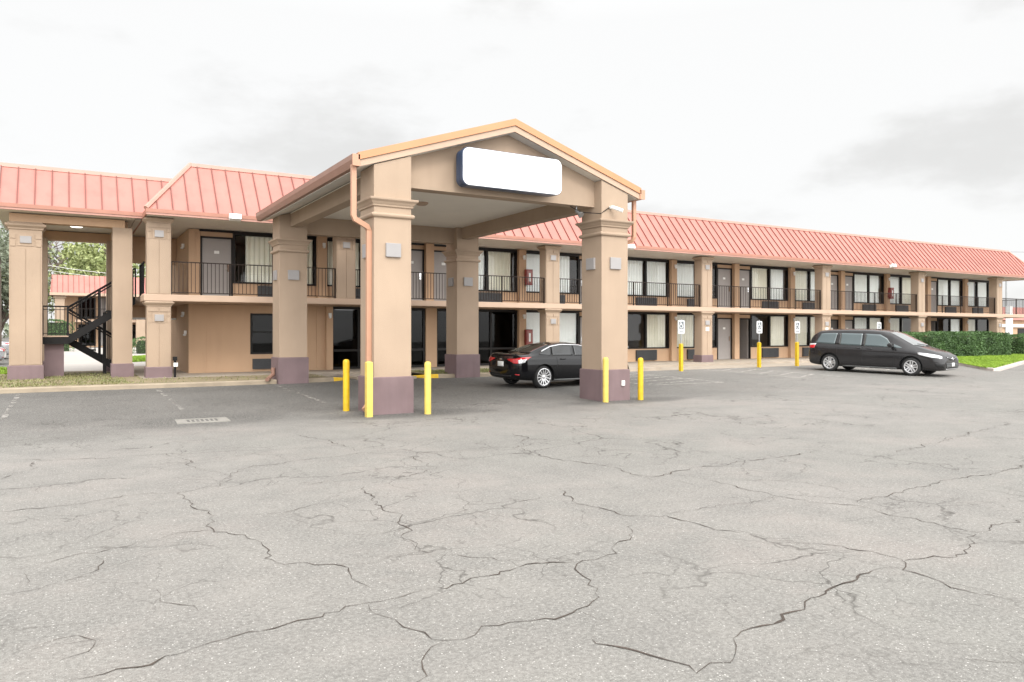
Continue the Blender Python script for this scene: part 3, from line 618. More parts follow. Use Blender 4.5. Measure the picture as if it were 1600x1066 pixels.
# railings --------------------------------------------------------------
def railing_mesh(x0, x1, y, z, h=1.03, step=.115):
    mb = MB(); n = max(1, round((x1 - x0) / 1.75)); L = (x1 - x0) / n
    mb.box(x0, x1, y - .02, y + .02, z + h - .03, z + h); mb.box(x0, x1, y - .012, y + .012, z + .06, z + .085)
    for i in range(n + 1):
        x = x0 + L * i; x = min(max(x, x0 + .02), x1 - .02); mb.box(x - .022, x + .022, y - .022, y + .022, z, z + h - .03)
    k = int((x1 - x0) / step)
    for i in range(1, k):
        x = x0 + (x1 - x0) * i / k; mb.box(x - .008, x + .008, y - .008, y + .008, z + .085, z + h - .03)
    return mb
ends = [2.80, 8.288 - .33, 8.288 + .33] + sum([[16.8 + S * k - .33, 16.8 + S * k + .33] for k in range(5)], [])
for a, b_ in [(ends[i], ends[i + 1]) for i in range(0, len(ends) - 1, 2)] + [(ends[-1], 55.1)]: part('railing', railing_mesh(a, b_, 25.05, Z1), railm)
rs = MB()
for i in range(18):
    y = 25.2 + i * .115
    if y < 25.6 or y > 25.66: rs.box(55.05, 55.07, y, y + .016, Z1 + .08, Z1 + 1.0)
rs.box(55.04, 55.08, 25.1, 27, Z1 + 1.0, Z1 + 1.03); part('railing', rs, railm)
rs = MB(); rs.box(2.1, 2.14, 25.62, 27.0, Z1 + 1.0, Z1 + 1.03); rs.box(2.11, 2.13, 25.62, 27.0, Z1 + .06, Z1 + .085)
for i in range(12): rs.box(2.112, 2.128, 25.68 + i * .115, 25.696 + i * .115, Z1 + .085, Z1 + 1.0)
rs.box(2.09, 2.15, 26.96, 27.02, Z1 - .2, Z1 + 1.03); part('railing', rs, blackm)
# wall lamps -------------------------------------------------------------
def wall_lamp(x, y, z, side=False):
    b = MB(); 
    if side: b.box(x - .08, x, y - .05, y + .05, z - .02, z + .1); b.lathe([(.03, z - .08), (.055, z - .06), (.05, z - .02)], x - .06, y, 10)
    else: b.box(x - .05, x + .05, y - .07, y, z - .02, z + .09); b.lathe([(.03, z - .1), (.055, z - .07), (.05, z - .02)], x, y - .05, 10)
    return part('wall_lamp', b, whitem)
for x in [c + S / 2 for c in CC[:6]]: wall_lamp(x + .05, YP, 4.78)
for x in [c + S / 2 for c in CC[1:6]]: wall_lamp(x + .05, YP, 2.3)
wall_lamp(8.3, YP + .02, 2.25); wall_lamp(3.57, 28.1, 4.6, True); wall_lamp(3.57, 28.1, 2.25, True); wall_lamp(3.57, 27.5, 1.6, True)
# mansard roof -------------------------------------------------------------
YE, YR, ZE, ZR = 24.48, 25.89, 5.28, 7.016; XE0, XE1 = 2.08, 55.19; XR0, XR1 = 3.49, 53.78
rf = MB()
rf.add([(XE0, YE, ZE), (XE1, YE, ZE), (XR1, YR, ZR), (XR0, YR, ZR)], [(0, 1, 2, 3)])
rf.add([(XE0, YE, ZE), (XR0, YR, ZR), (XR0, 36, ZR), (XE0, 36, ZE)], [(0, 1, 2, 3)])
rf.add([(XE1, YE, ZE), (XR1, YR, ZR), (XR1, 36, ZR), (XE1, 36, ZE)], [(0, 1, 2, 3)])
rf.add([(XR0, YR, ZR), (XR1, YR, ZR), (XR1, 36, ZR), (XR0, 36, ZR)], [(0, 1, 2, 3)])
rf.add([(XE0, 36, ZE), (XE1, 36, ZE), (XR1, 36, ZR), (XR0, 36, ZR)], [(0, 1, 2, 3)])
roof = part('roof', rf, roofm)
sm = MB(); nrm = Vector((0, -(ZR - ZE), (YR - YE))).normalized()
def seam(mb, a, b, wdt=.014, h=.035):
    a = Vector(a); b = Vector(b); t = (b - a).normalized(); n_ = Vector((0, -(ZR - ZE), (YR - YE))).normalized(); q = t.cross(n_).normalized() * wdt
    vs = [a + q, a - q, b - q, b + q, a + q + n_ * h, a - q + n_ * h, b - q + n_ * h, b + q + n_ * h]
    mb.add(vs, [(0, 3, 2, 1), (4, 5, 6, 7), (0, 1, 5, 4), (2, 3, 7, 6), (1, 2, 6, 5), (0, 4, 7, 3)])
x = XE0 + .3
while x < XE1 - .1:
    t = 1.0
    if x < XR0: t = (x - XE0) / (XR0 - XE0)
    if x > XR1: t = (XE1 - x) / (XE1 - XR1)
    seam(sm, (x, YE, ZE), (x, YE + (YR - YE) * t, ZE + (ZR - ZE) * t)); x += .427
obj('roof_seams', sm, seamm, roof)
rd = MB()
rd.prism([(YR - .10, ZR - .09), (YR - .08, ZR + .03), (YR + .1, ZR + .03), (YR + .1, ZR - .05)], 'x', XR0, XR1)
rd.tube([(XE0 - .01, YE - .01, ZE + .02), (XR0, YR, ZR + .0)], .075, 6); rd.tube([(XE1 + .01, YE - .01, ZE + .02), (XR1, YR, ZR + .0)], .075, 6)
obj('ridge_cap', rd, ridgem, roof)
fs_ = MB(); fs_.box(XE0 - .01, XE1 + .01, YE - .02, YE + .03, ZS + .0, ZE + .0); fs_.box(XE0 - .02, XE1 + .02, YE - .055, YE - .02, ZE - .095, ZE + .015); fs_.box(XE0 - .02, XE0 + .03, YE + .03, 36, ZS, ZE)
fs_.box(XE1 - .03, XE1 + .02, YE + .03, 36, ZS, ZE); part('fascia', fs_, fascia)
fl = MB(); fl.box(XE0 + .0, XE1 - .0, YE - .035, YE - .021, ZS - .0, ZS + .075); part('fascia_trim', fl, ridgem)
sfm = MB(); sfm.box(XE0 + .03, XE1 - .03, YE + .03, 24.9, ZS + .003, ZS + .04); sfm.box(XE0 + .03, 2.3, 24.9, 25.9, ZS + .004, ZS + .04); part('soffit', sfm, soffitm)
def floodlight(x, y, z, lab):
    b = MB(); b.box(x - .17, x + .17, y - .2, y - .02, z - .04, z + .12, Matrix.Rotation(R(-20), 3, 'X')); b.box(x - .03, x + .03, y - .05, y + .01, z - .02, z + .06)
    t_ = thing('floodlight', lab, 'floodlight', (x, y, z)); obj('lamp_body', b, whitem, t_)
    g_ = MB(); g_.box(x - .15, x + .15, y - .215, y - .2, z - .055, z + .05, Matrix.Rotation(R(-20), 3, 'X'), (x, y - .11, z + .04)); obj('lens', g_, clearlens, t_)
floodlight(4.55, 24.44, 5.16, 'white box floodlight under the roof edge above the upper left doors')
floodlight(20.3, 24.44, 5.16, 'white floodlight on the roof edge just right of the front right canopy pillar')
floodlight(38.6, 24.44, 5.2, 'small floodlight on the roof edge above the red cabinet, far along the wing')
floodlight(54.9, 24.5, 5.0, 'dark floodlight hanging at the far right end of the roof edge')
# pipe and hose bib near the left corner pillar
b = MB(); b.tube([(2.9, 24.86, .25), (2.9, 24.86, .80)], .035, 8); b.box(2.84, 2.96, 24.8, 24.92, .78, .9); sp_ = thing('standpipe', 'short black standpipe beside the left corner pillar', 'pipe', (2.9, 24.86, .25))
obj('pipe', b, blackm, sp_); b = MB(); b.box(2.85, 2.97, 24.77, 24.8, .6, .72); obj('valve', b, whitem, sp_)
# fire extinguisher cabinets
def cabinet(x, y, z, lab):
    t_ = thing('fire_extinguisher_cabinet', lab, 'fire cabinet', (x, y, z), 0, 'red fire extinguisher cabinets on the party walls')
    b = MB(); b.box(x - .16, x + .16, y - .2, y - .04, z, z + .66); b.box(x - .15, x - .0, y - .04, y, z + .1, z + .5); obj('case', b, redm, t_, bevel=.01)
    b = MB(); b.box(x - .10, x + .10, y - .206, y - .2, z + .08, z + .58); obj('glass_front', b, mat_red_glass, t_)
    b = MB(); b.box(x - .04, x + .05, y - .212, y - .206, z + .15, z + .5); obj('label', b, whitem if False else platem, t_)
mat_red_glass = mat('red_cabinet_glass', (.30, .09, .07), .1, var=.1)
cabinet(16.75, YP, 3.62, 'red fire extinguisher cabinet on the upper walkway right of the rear canopy pillar')
cabinet(16.75, YP, 1.1, 'red fire extinguisher cabinet on the ground floor behind the black sedan')
cabinet(42.15, YP, 3.62, 'red fire extinguisher cabinet on the upper walkway above the parked van')
cabinet(42.15, YP, 1.1, 'red fire extinguisher cabinet on the ground floor just showing over the van roof')
# bed in the open room
bd = thing('bed', 'bed with pale linen seen through the open dark doorway', 'bed', (30.6, 28.9, .27))
b = MB(); b.box(29.5, 31.6, 28.2, 29.7, .27, .7); obj('mattress', b, bedm, bd, bevel=.06)
b = MB(); b.ring_box(29.55, 30.1, 28.35, 29.1, [(-.08, .7), (.0, .74), (.02, .82), (-.1, .93)]); obj('pillow', b, whitem, bd, smooth=True)
bd2 = thing('bed', 'bed with white sheet seen in the dark window right of the front canopy pillar', 'bed', (22.8, 28.6, .27))
b = MB(); b.box(21.6, 23.6, 28.0, 29.6, .27, .8); obj('mattress', b, bedm, bd2, bevel=.06)
b = MB(); b.ring_box(22.6, 23.3, 28.1, 28.7, [(-.08, .8), (.0, .84), (.02, .95), (-.1, 1.06)]); obj('pillow', b, whitem, bd2, smooth=True)

# ============================================================ stair tower at the left
tw = thing('stair_tower', 'open beige stair tower with salmon metal roof at the left end', 'building', (.2, 26.0, .2))
def tpart(n, mb, m, **k): return obj(n, mb, m, tw, **k)
def tower_pillar(x0, x1, y0, y1, cap, zp=.68):
    mb = MB()
    if cap:
        mb.ring_box(x0, x1, y0, y1, [(0, .2), (0, 4.86)]); mb.ring_box(x0, x1, y0, y1, [(0, 4.62), (.03, 4.64), (.035, 4.68), (.10, 4.74), (.105, 4.78), (.04, 4.82), (.0, 4.85)])
        xm = (x0 + x1) / 2
        for a, b in ((x0 + .04, xm - .012), (xm + .012, x1 - .04)): mb.box(a, b, y0 - .014, y0, .7, 4.1)
        for a, b, c, d in ((xm - .2, xm + .2, 4.16, 4.5), (x0 + .02, xm - .25, 4.14, 4.34), (xm + .25, x1 - .02, 4.14, 4.34), (x0 + .02, xm - .25, 4.37, 4.5), (xm + .25, x1 - .02, 4.37, 4.5)): mb.box(a, b, y0 - .02, y0, c, d)
    else: mb.ring_box(x0, x1, y0, y1, [(0, .2), (0, 4.86)])
    p = tpart('pillar', mb, stucco)
    if cap: q = MB(); q.box((x0 + x1) / 2 - .14, (x0 + x1) / 2 + .14, y0 - .055, y0 - .02, 4.24, 4.44); obj('plaque', q, plaquem, p)
    q = MB(); q.ring_box(x0, x1, y0, y1, [(.04, .1), (.04, zp - .02), (.02, zp)]); obj('plinth', q, plinthm, p)
tower_pillar(-1.36, -.55, 26.0, 26.7, True); tower_pillar(1.28, 1.82, 26.0, 26.6, False)
tower_pillar(-1.36, -.48, 29.9, 30.6, False); tower_pillar(1.30, 1.85, 29.9, 30.6, False)
b = MB(); b.box(-1.36, 1.62, 26.02, 26.4, 4.86, 5.10); b.box(-1.36, 1.85, 30.0, 30.4, 4.80, 5.10); b.box(-1.2, -.8, 26.4, 30.0, 4.84, 5.10); b.box(1.4, 1.72, 26.4, 30.0, 4.84, 5.10); tpart('beam', b, stucco_wall)
b = MB(); b.box(-1.7, 1.88, 25.52, 30.9, ZS + .006, ZS + .04); tpart('ceiling', b, soffitm)
yo = 25.5 - YE
b = MB()
XT0, XT1 = -1.60, 3.4; YRm, ZRm = YR, ZR; YR, ZR = 25.62, 6.60
b.add([(XT0, YE + yo, ZE), (XT1, YE + yo, ZE), (XT1, YR + yo, ZR), (XT0, YR + yo, ZR), (XT1, 31, ZR), (XT0, 31, ZR), (XT0, 31, ZE), (XT1, 31, ZE)], [(0, 1, 2, 3), (3, 2, 4, 5), (5, 4, 7, 6), (0, 3, 5, 6)])
tr_ = tpart('roof', b, roofm)
b = MB(); x = XT0 + .02
while x < XT1 - 1.2: seam(b, (x, YE + yo, ZE), (x, YR + yo, ZR)); x += .427
while x < XT1: seam(b, (x, YE + yo, ZE), (x, YR + yo, ZR)); x += .427
obj('roof_seams', b, seamm, tr_)
b = MB(); b.prism([(YR + yo - .10, ZR - .09), (YR + yo - .08, ZR + .03), (YR + yo + .1, ZR + .03), (YR + yo + .1, ZR - .05)], 'x', XT0 - .02, XT1); obj('ridge_cap', b, ridgem, tr_)
YR, ZR = YRm, ZRm
b = MB(); b.box(XT0 - .02, 2.06, 25.47, 25.52, ZS, ZE); b.box(XT0 - .02, 2.06, 25.43, 25.47, ZE - .095, ZE + .015); tpart('fascia', b, fascia)
b = MB(); b.box(XT0 - .02, 2.055, 25.455, 25.469, ZS, ZS + .075); tpart('fascia_trim', b, ridgem)
b = MB(); b.lathe([(.0, 5.03), (.16, 5.035), (.2, 5.07), (.2, 5.125)], .35, 28.0, 20); tpart('ceiling_light', b, lamp, smooth=True)
# staircase: two flights and a landing, black steel
st = thing('staircase', 'black steel staircase with two flights and a landing inside the tower', 'stairs', (.4, 27.6, .27))
def spart(n, mb, m=None, **k): return obj(n, mb, m or blackm, st, **k)
sl = .69
def flight(x0, z0_, x1, z1_, ya, yb, rail):
    mb = MB(); t = Vector((x1 - x0, 0, z1_ - z0_)).normalized()
    for y in (ya, yb - .05): mb.prism([(x0, z0_ - .24), (x1, z1_ - .24), (x1, z1_ + .02), (x0, z0_ + .02)], 'y', y, y + .05)
    n = max(3, round(abs(z1_ - z0_) / .18))
    for i in range(n): 
        u = (i + .5) / n; x = x0 + (x1 - x0) * u; z = z0_ + (z1_ - z0_) * u; mb.box(x - .15, x + .15, ya + .05, yb - .05, z - .03, z + .01)
    f = spart('flight', mb)
    for y in rail:
        r_ = MB(); r_.tube([(x0, y, z0_ + .92), (x1, y, z1_ + .92)], .026, 6); r_.tube([(x0, y, z0_ + .82), (x1, y, z1_ + .82)], .014, 6)
        k = int(abs(x1 - x0) / .125)
        for i in range(k + 1):
            u = i / k; x = x0 + (x1 - x0) * u; z = z0_ + (z1_ - z0_) * u; w_ = .022 if i in (0, k, k // 2) else .008
            r_.box(x - w_, x + w_, y - w_, y + w_, z, z + .9)
        obj('handrail', r_, blackm, f)
flight(.1, 1.5, 1.98, 2.79, 27.0, 28.1, (27.02, 28.08)); flight(.1, 1.5, 1.95, .28, 28.25, 29.35, (28.27, 29.33))
b = MB(); b.box(-.62, .12, 26.95, 29.4, 1.28, 1.5); lg = spart('landing', b); b = MB(); b.box(-.62, .12, 26.93, 29.4, 1.5, 1.535); obj('landing_deck', b, trim, lg)
b = MB(); b.tube([(-.6, 27.0, 2.44), (.1, 27.0, 2.44)], .026, 6); b.box(-.6, .1, 26.99, 27.01, 2.33, 2.35); b.box(-.6, .1, 26.99, 27.01, 1.6, 1.62)
for i in range(6): b.box(-.55 + i * .11, -.535 + i * .11, 26.992, 27.008, 1.54, 2.43)
b.box(.08, .13, 26.97, 27.03, 1.3, 2.47); b.box(-.62, -.57, 26.97, 27.03, 1.3, 2.47)
for i in range(20): b.box(-.608, -.592, 27.1 + i * .115, 27.116 + i * .115, 1.54, 2.43)
b.box(-.62, -.58, 27.0, 29.4, 2.42, 2.46); obj('landing_rail', b, blackm, lg)
b = MB(); b.box(-.52, .0, 27.15, 28.0, .2, 1.28); spart('landing_pier', b, plinthm)
b = MB(); b.box(1.1, 1.2, 28.15, 28.22, .27, 2.3); b.box(1.72, 1.8, 28.15, 28.22, .27, 2.6); spart('post', b)

# ============================================================ entrance canopy
cp = thing('entrance_canopy', 'gabled beige porte cochere on four square pillars with orange roof trim', 'canopy', (8.56, 18.5, 0))
def cpart(n, mb, m, **k): return obj(n, mb, m, cp, **k)
XL, XRr, PW, YFf, YBb = 5.30, 10.983, .80, 14.23, 21.88
GXL, GXR, GXC, GYF, GYB, GE, GP = 4.99, 12.13, 8.56, 14.20, 22.8, 5.16, 6.33
slope = (GP - GE) / (GXC - GXL)
def rz(x): return GP - abs(x - GXC) * slope
def cpillar(x0, y0, zb, faces, plinth_h):
    x1, y1 = x0 + PW, y0 + PW; mb = MB()
    # shaft, top cut to the roof slope
    vs = [(x, y, zb) for x, y in ((x0, y0), (x1, y0), (x1, y1), (x0, y1))] + [(x, y, rz(x) - .27) for x, y in ((x0, y0), (x1, y0), (x1, y1), (x0, y1))]
    mb.add(vs, [(0, 3, 2, 1), (4, 5, 6, 7), (0, 1, 5, 4), (1, 2, 6, 5), (2, 3, 7, 6), (3, 0, 4, 7)])
    mb.ring_box(x0, x1, y0, y1, [(0, 4.165), (.03, 4.17), (.035, 4.205), (.05, 4.22), (.075, 4.26), (.115, 4.295), (.12, 4.335), (0, 4.345)])
    mb.ring_box(x0, x1, y0, y1, [(0, 3.95), (.03, 3.953), (.05, 3.97), (.06, 4.0), (.05, 4.03), (.02, 4.045), (0, 4.047)])
    p = cpart('pillar', mb, stucco, bevel=.008)
    q = MB(); q.ring_box(x0, x1, y0, y1, [(.035, zb - .1), (.035, plinth_h - .015), (.01, plinth_h)]); obj('plinth', q, plinthm, p)
    for f in faces:
        q = MB()
        if f == 'f': q.box(x0 + .24, x0 + .56, y0 - .05, y0 + .001, 3.16, 3.44)
        else: q.box(x0 - .05, x0 + .001, y0 + .24, y0 + .56, 3.16, 3.44)
        obj('plaque', q, plaquem, p, bevel=.008)
    return p
cpillar(XL, YFf, 0, 'fl', .75); cpillar(XRr, YFf, 0, 'fl', .75); cpillar(XL, YBb, .15, 'fl', .92); cpillar(XRr, YBb, .15, 'fl', .92)
b = MB(); b.box(XL + .32, XL + .62, YFf + PW, YBb, 4.69, 5.06); cpart('beam', b, stucco)
b = MB(); b.box(XRr + .18, XRr + .48, YFf + PW, YBb, 4.69, 5.10); cpart('beam', b, stucco)
b = MB(); b.box(XL + PW, XRr, YBb + .25, YBb + .5, 4.55, 5.10); cpart('beam', b, stucco)
# gable wall (front) and its twin at the back
for y0, y1, zb in ((14.52, 14.85, 4.66), (YBb + .5, YBb + .62, 4.7)):
    g_ = MB(); xs_ = (XL + .1, GXC, XRr + PW - .1)
    g_.prism([(XL + PW - .001, zb), (XRr + .001, zb), (XRr + .001, rz(XRr) - .25), (GXC, rz(GXC) - .25), (XL + PW - .001, rz(XL + PW) - .25)], 'y', y0, y1); cpart('gable_wall', g_, stucco)
b = MB(); b.box(XL + .32, XRr + .48, 14.85, YBb + .3, 5.062, 5.09); cpart('ceiling', b, ceilm)
# roof: two slabs, undersides painted as soffit
for sgn, xe in ((-1, GXL), (1, GXR)):
    b = MB(); b.prism([(xe, GE - .02), (GXC, GP - .02), (GXC, GP + .0), (xe, GE + .0)], 'y', GYF + .03, GYB); cpart('roof', b, roofm)
    b = MB(); b.prism([(xe + .02 * -sgn, GE - .25), (GXC, GP - .25), (GXC, GP - .2), (xe + .02 * -sgn, GE - .2)], 'y', GYF + .05, GYB); cpart('soffit', b, soffitm)
    # rake: beige board below, orange metal trim above
    b = MB(); b.prism([(xe, GE - .25), (GXC, GP - .25), (GXC, GP - .12), (xe, GE - .12)], 'y', GYF, GYF + .05); cpart('rake_board', b, trim)
    b = MB(); b.prism([(xe, GE - .25), (GXC, GP - .25), (GXC, GP - .022), (xe, GE - .022)], 'y', GYB + .002, GYB + .05); cpart('rake_board', b, trim)
    b = MB(); b.prism([(xe + sgn * .03, GE - .125), (GXC, GP - .115), (GXC, GP + .035), (xe + sgn * .03, GE + .022)], 'y', GYF - .03, GYF + .12); cpart('rake_trim', b, orange)
    # gutter: open trough profile along the eave
    b = MB(); e = xe + sgn * .0
    b.prism([(e, GE - .25), (e + sgn * .10, GE - .25), (e + sgn * .145, GE - .12), (e + sgn * .15, GE - .02), (e + sgn * .13, GE - .02), (e + sgn * .12, GE - .11), (e + sgn * .085, GE - .22), (e, GE - .22)], 'y', GYF - .0, GYB); gt = cpart('gutter', b, gutterm if sgn < 0 else spoutm)
    b = MB(); b.box(min(e, e + sgn * .15), max(e, e + sgn * .15), GYF - .03, GYF, GE - .25, GE - .02); obj('gutter_end', b, spoutm, gt)
# downspouts
b = MB(); b.sqtube([(4.90, 14.30, 4.95), (4.90, 14.30, 3.95), (4.93, 14.30, 3.88), (5.2, 14.36, 3.76), (5.245, 14.38, 3.68), (5.245, 14.40, .32), (5.23, 14.38, .2), (5.12, 14.28, .1)], .05, .04); cpart('downspout', b, spoutm)
b = MB(); b.sqtube([(12.16, 14.45, 4.95), (12.16, 14.45, 4.0), (12.13, 14.48, 3.92), (11.9, 14.7, 3.82), (11.84, 14.75, 3.74), (11.84, 14.78, .35), (11.85, 14.78, .2), (11.98, 14.72, .1)], .045, .038); cpart('downspout', b, spoutm)
b = MB(); b.tube([(5.2, 22.2, .62), (5.2, 22.2, .42), (5.05, 22.0, .34), (4.95, 21.85, .3)], .06, 8); cpart('downspout', b, gutterm)
b = MB(); b.lathe([(0, 4.99), (.12, 4.995), (.17, 5.03), (.17, 5.065)], 8.1, 18.2, 20); cpart('ceiling_light', b, trim, smooth=True)
b = MB(); b.box(11.55, 11.63, 14.15, 14.195, .36, .48); cpart('power_outlet', b, whitem)
# blank sign
sg = thing('sign', 'blank white rounded sign in a dark blue housing on the gable', 'sign', (8.42, 14.3, 4.75))
def rrect(x0, x1, z0_, z1_, r, n=6):
    pts = []
    for cx, cz, a0 in ((x1 - r, z0_ + r, -90), (x1 - r, z1_ - r, 0), (x0 + r, z1_ - r, 90), (x0 + r, z0_ + r, 180)):
        for i in range(n + 1): a = R(a0 + 90 * i / n); pts.append((cx + r * math.cos(a), cz + r * math.sin(a)))
    return pts
b = MB(); b.prism(rrect(7.17, 9.70, 4.74, 5.555, .16), 'y', 14.04, 14.16); b.prism(rrect(7.18, 9.69, 4.75, 5.545, .15), 'y', 14.19, 14.34); b.prism(rrect(7.2, 9.67, 4.77, 5.525, .14), 'y', 14.16, 14.19); obj('housing', b, signblue, sg)
b = MB(); b.prism(rrect(7.185, 9.685, 4.755, 5.54, .15), 'y', 14.02, 14.04); obj('sign_face', b, signface, sg)
b = MB(); b.box(7.8, 7.9, 14.34, 14.52, 4.9, 5.4); b.box(9.0, 9.1, 14.34, 14.52, 4.9, 5.4); obj('bracket', b, blackm, sg)
# camera and lamp on the canopy
sc_ = thing('security_camera', 'white security camera on the front right canopy pillar', 'camera', (11.1, 14.2, 4.6))
b = MB(); b.tube([(11.25, 14.12, 4.62), (11.40, 13.95, 4.53)], .045, 10); b.box(11.2, 11.28, 14.12, 14.22, 4.6, 4.66); obj('camera_body', b, whitem, sc_)
b = MB(); b.tube([(11.22, 14.2, 4.63), (11.15, 14.2, 4.60), (10.97, 14.24, 4.47), (10.6, 14.5, 4.5), (10.35, 14.62, 4.64)], .011, 5); obj('cable', b, blackm, sc_)
sl_ = thing('spot_lamp', 'grey spot lamp hanging under the gable wall', 'lamp', (10.55, 14.6, 4.66))
b = MB(); b.tube([(10.55, 14.65, 4.66), (10.55, 14.65, 4.56)], .018, 6); b.tube([(10.55, 14.68, 4.57), (10.58, 14.58, 4.49), (10.6, 14.52, 4.44)], [.03, .05, .085], 12); obj('lamp_body', b, greym, sl_)

# ============================================================ bollards
def bollard_parts(t_, x, y, z, h, r, m, square=False):
    b = MB()
    if square: b.ring_box(x - r, x + r, y - r, y + r, [(0, z - .05), (0, z + h - .03), (-.015, z + h - .008), (-.05, z + h)])
    else: b.lathe([(r, z - .05), (r, z + h - .07), (r * .97, z + h - .045), (r * .8, z + h - .018), (r * .45, z + h - .004), (0, z + h)], x, y, 20)
    return obj('post', b, m, t_, smooth=not square)
BG = 'yellow bollards round the canopy pillars'
for x, y, h, m, sq, lab in ((5.02, 15.1, 1.07, yellow, 0, 'round yellow bollard left of the front left canopy pillar'), (5.09, 13.95, 1.08, yellow_faded, 1, 'square pale yellow bollard touching the corner of the front left canopy pillar'),
                         (6.29, 13.84, 1.06, yellow_faded, 0, 'yellow bollard right of the front left canopy pillar, faded at its foot'), (10.94, 14.02, 1.06, yellow_faded, 0, 'yellow bollard in front of the right canopy pillar'), (12.04, 14.06, 1.03, yellow, 0, 'round yellow bollard right of the front right canopy pillar')):
    t_ = thing('bollard', lab, 'bollard', (x, y, 0), 0, BG); bollard_parts(t_, x, y, gz(y), h, .068 if not sq else .06, m, sq)
def wheel_symbol(b, cx, cz, s, y):
    b.lathe([(0, y - .003), (.055 * s, y - .003), (.055 * s, y)], cx - .06 * s, 0, 12, 'y', cz + .30 * s)
    def bar(p, q, w_):
        p = Vector((p[0], 0, p[1])); q = Vector((q[0], 0, q[1])); t = (q - p).normalized(); n = Vector((-t.z, 0, t.x)) * w_ / 2
        b.prism([(cx + (v.x) * s, cz + (v.z) * s) for v in (p + n, q + n, q - n, p - n)], 'y', y - .003, y)
    bar((-.06, .24), (-.04, .02), .07); bar((-.04, .03), (.13, .03), .06); bar((.12, .04), (.19, -.18), .06); bar((-.05, .14), (.1, .14), .045); bar((.18, -.18), (.26, -.15), .05)
    for i in range(13):
        a0 = R(130 + i * 17.5); a1 = R(130 + (i + 1) * 17.5); bar((-.0 + .18 * math.cos(a0), -.09 + .18 * math.sin(a0)), (-.0 + .18 * math.cos(a1), -.09 + .18 * math.sin(a1)), .05)
SGp = 'disabled parking signs on yellow posts'
for i, (x, y, lab) in enumerate(((20.35, 21.41, 'disabled parking sign on a yellow post, beside the low concrete pad'), (25.21, 21.85, 'disabled parking sign on a yellow post, in front of the open dark doorway'),
                  (27.62, 21.85, 'disabled parking sign on a yellow post, just left of the parked van'), (33.6, 21.9, 'disabled parking sign showing above the roof of the parked van'))):
    z = gz(y); t_ = thing('parking_sign', lab, 'sign', (x, y, z), 0, SGp)
    b = MB(); b.ring_box(x - .06, x + .06, y - .06, y + .06, [(0, z - .05), (0, z + 1.03), (-.03, z + 1.06)]); obj('bollard_post', b, yellow, t_)
    b = MB(); b.box(x - .025, x + .025, y - .012, y + .012, z + 1.0, z + 2.0); obj('post', b, greym, t_)
    b = MB(); b.prism(rrect(x - .165, x + .165, z + 1.44, z + 1.95, .03), 'y', y - .022, y - .016); p_ = obj('sign_panel', b, whitem, t_)
    b = MB(); b.box(x - .12, x + .12, y - .026, y - .022, z + 1.62, z + 1.91); b.box(x - .12, x + .12, y - .026, y - .022, z + 1.49, z + 1.53); obj('symbol_ground', b, bluem, p_)
    b = MB(); wheel_symbol(b, x - .01, z + 1.77, .42, y - .026); obj('wheelchair_symbol', b, whitem, p_)
# storm drain
dr = thing('storm_drain', 'pale rusty storm drain grate set in the asphalt', 'drain', (2.2, 14.85, .0), R(-3))
b = MB(); x0, x1, y0, y1 = -.45, .45, -.33, .33
b.box(x0, x1, y0, y0 + .12, -.02, .022); b.box(x0, x1, y1 - .12, y1, -.02, .022); b.box(x0, x0 + .16, y0 + .12, y1 - .12, -.02, .0215); b.box(x1 - .16, x1, y0 + .12, y1 - .12, -.02, .0215)
for i in range(8): b.box(-.28 + i * .08 - .016, -.28 + i * .08 + .016, y0 + .12, y1 - .12, .008, .0175)
obj('frame', b, iron, dr, world=False)
b = MB(); b.box(-.29, .29, -.21, .21, .005, .0095); obj('pit_shade', b, mat('drain_pit_shade', (.004, .004, .004), 1, var=0, spec=0), dr, world=False)  # black plate close under the bars; its colour paints the shade below the grate
# small things on the ground
b = MB(); b.ring_box(.45, .85, 24.2, 24.5, [(-.03, .26), (.02, .3), (.0, .36), (-.12, .40)])

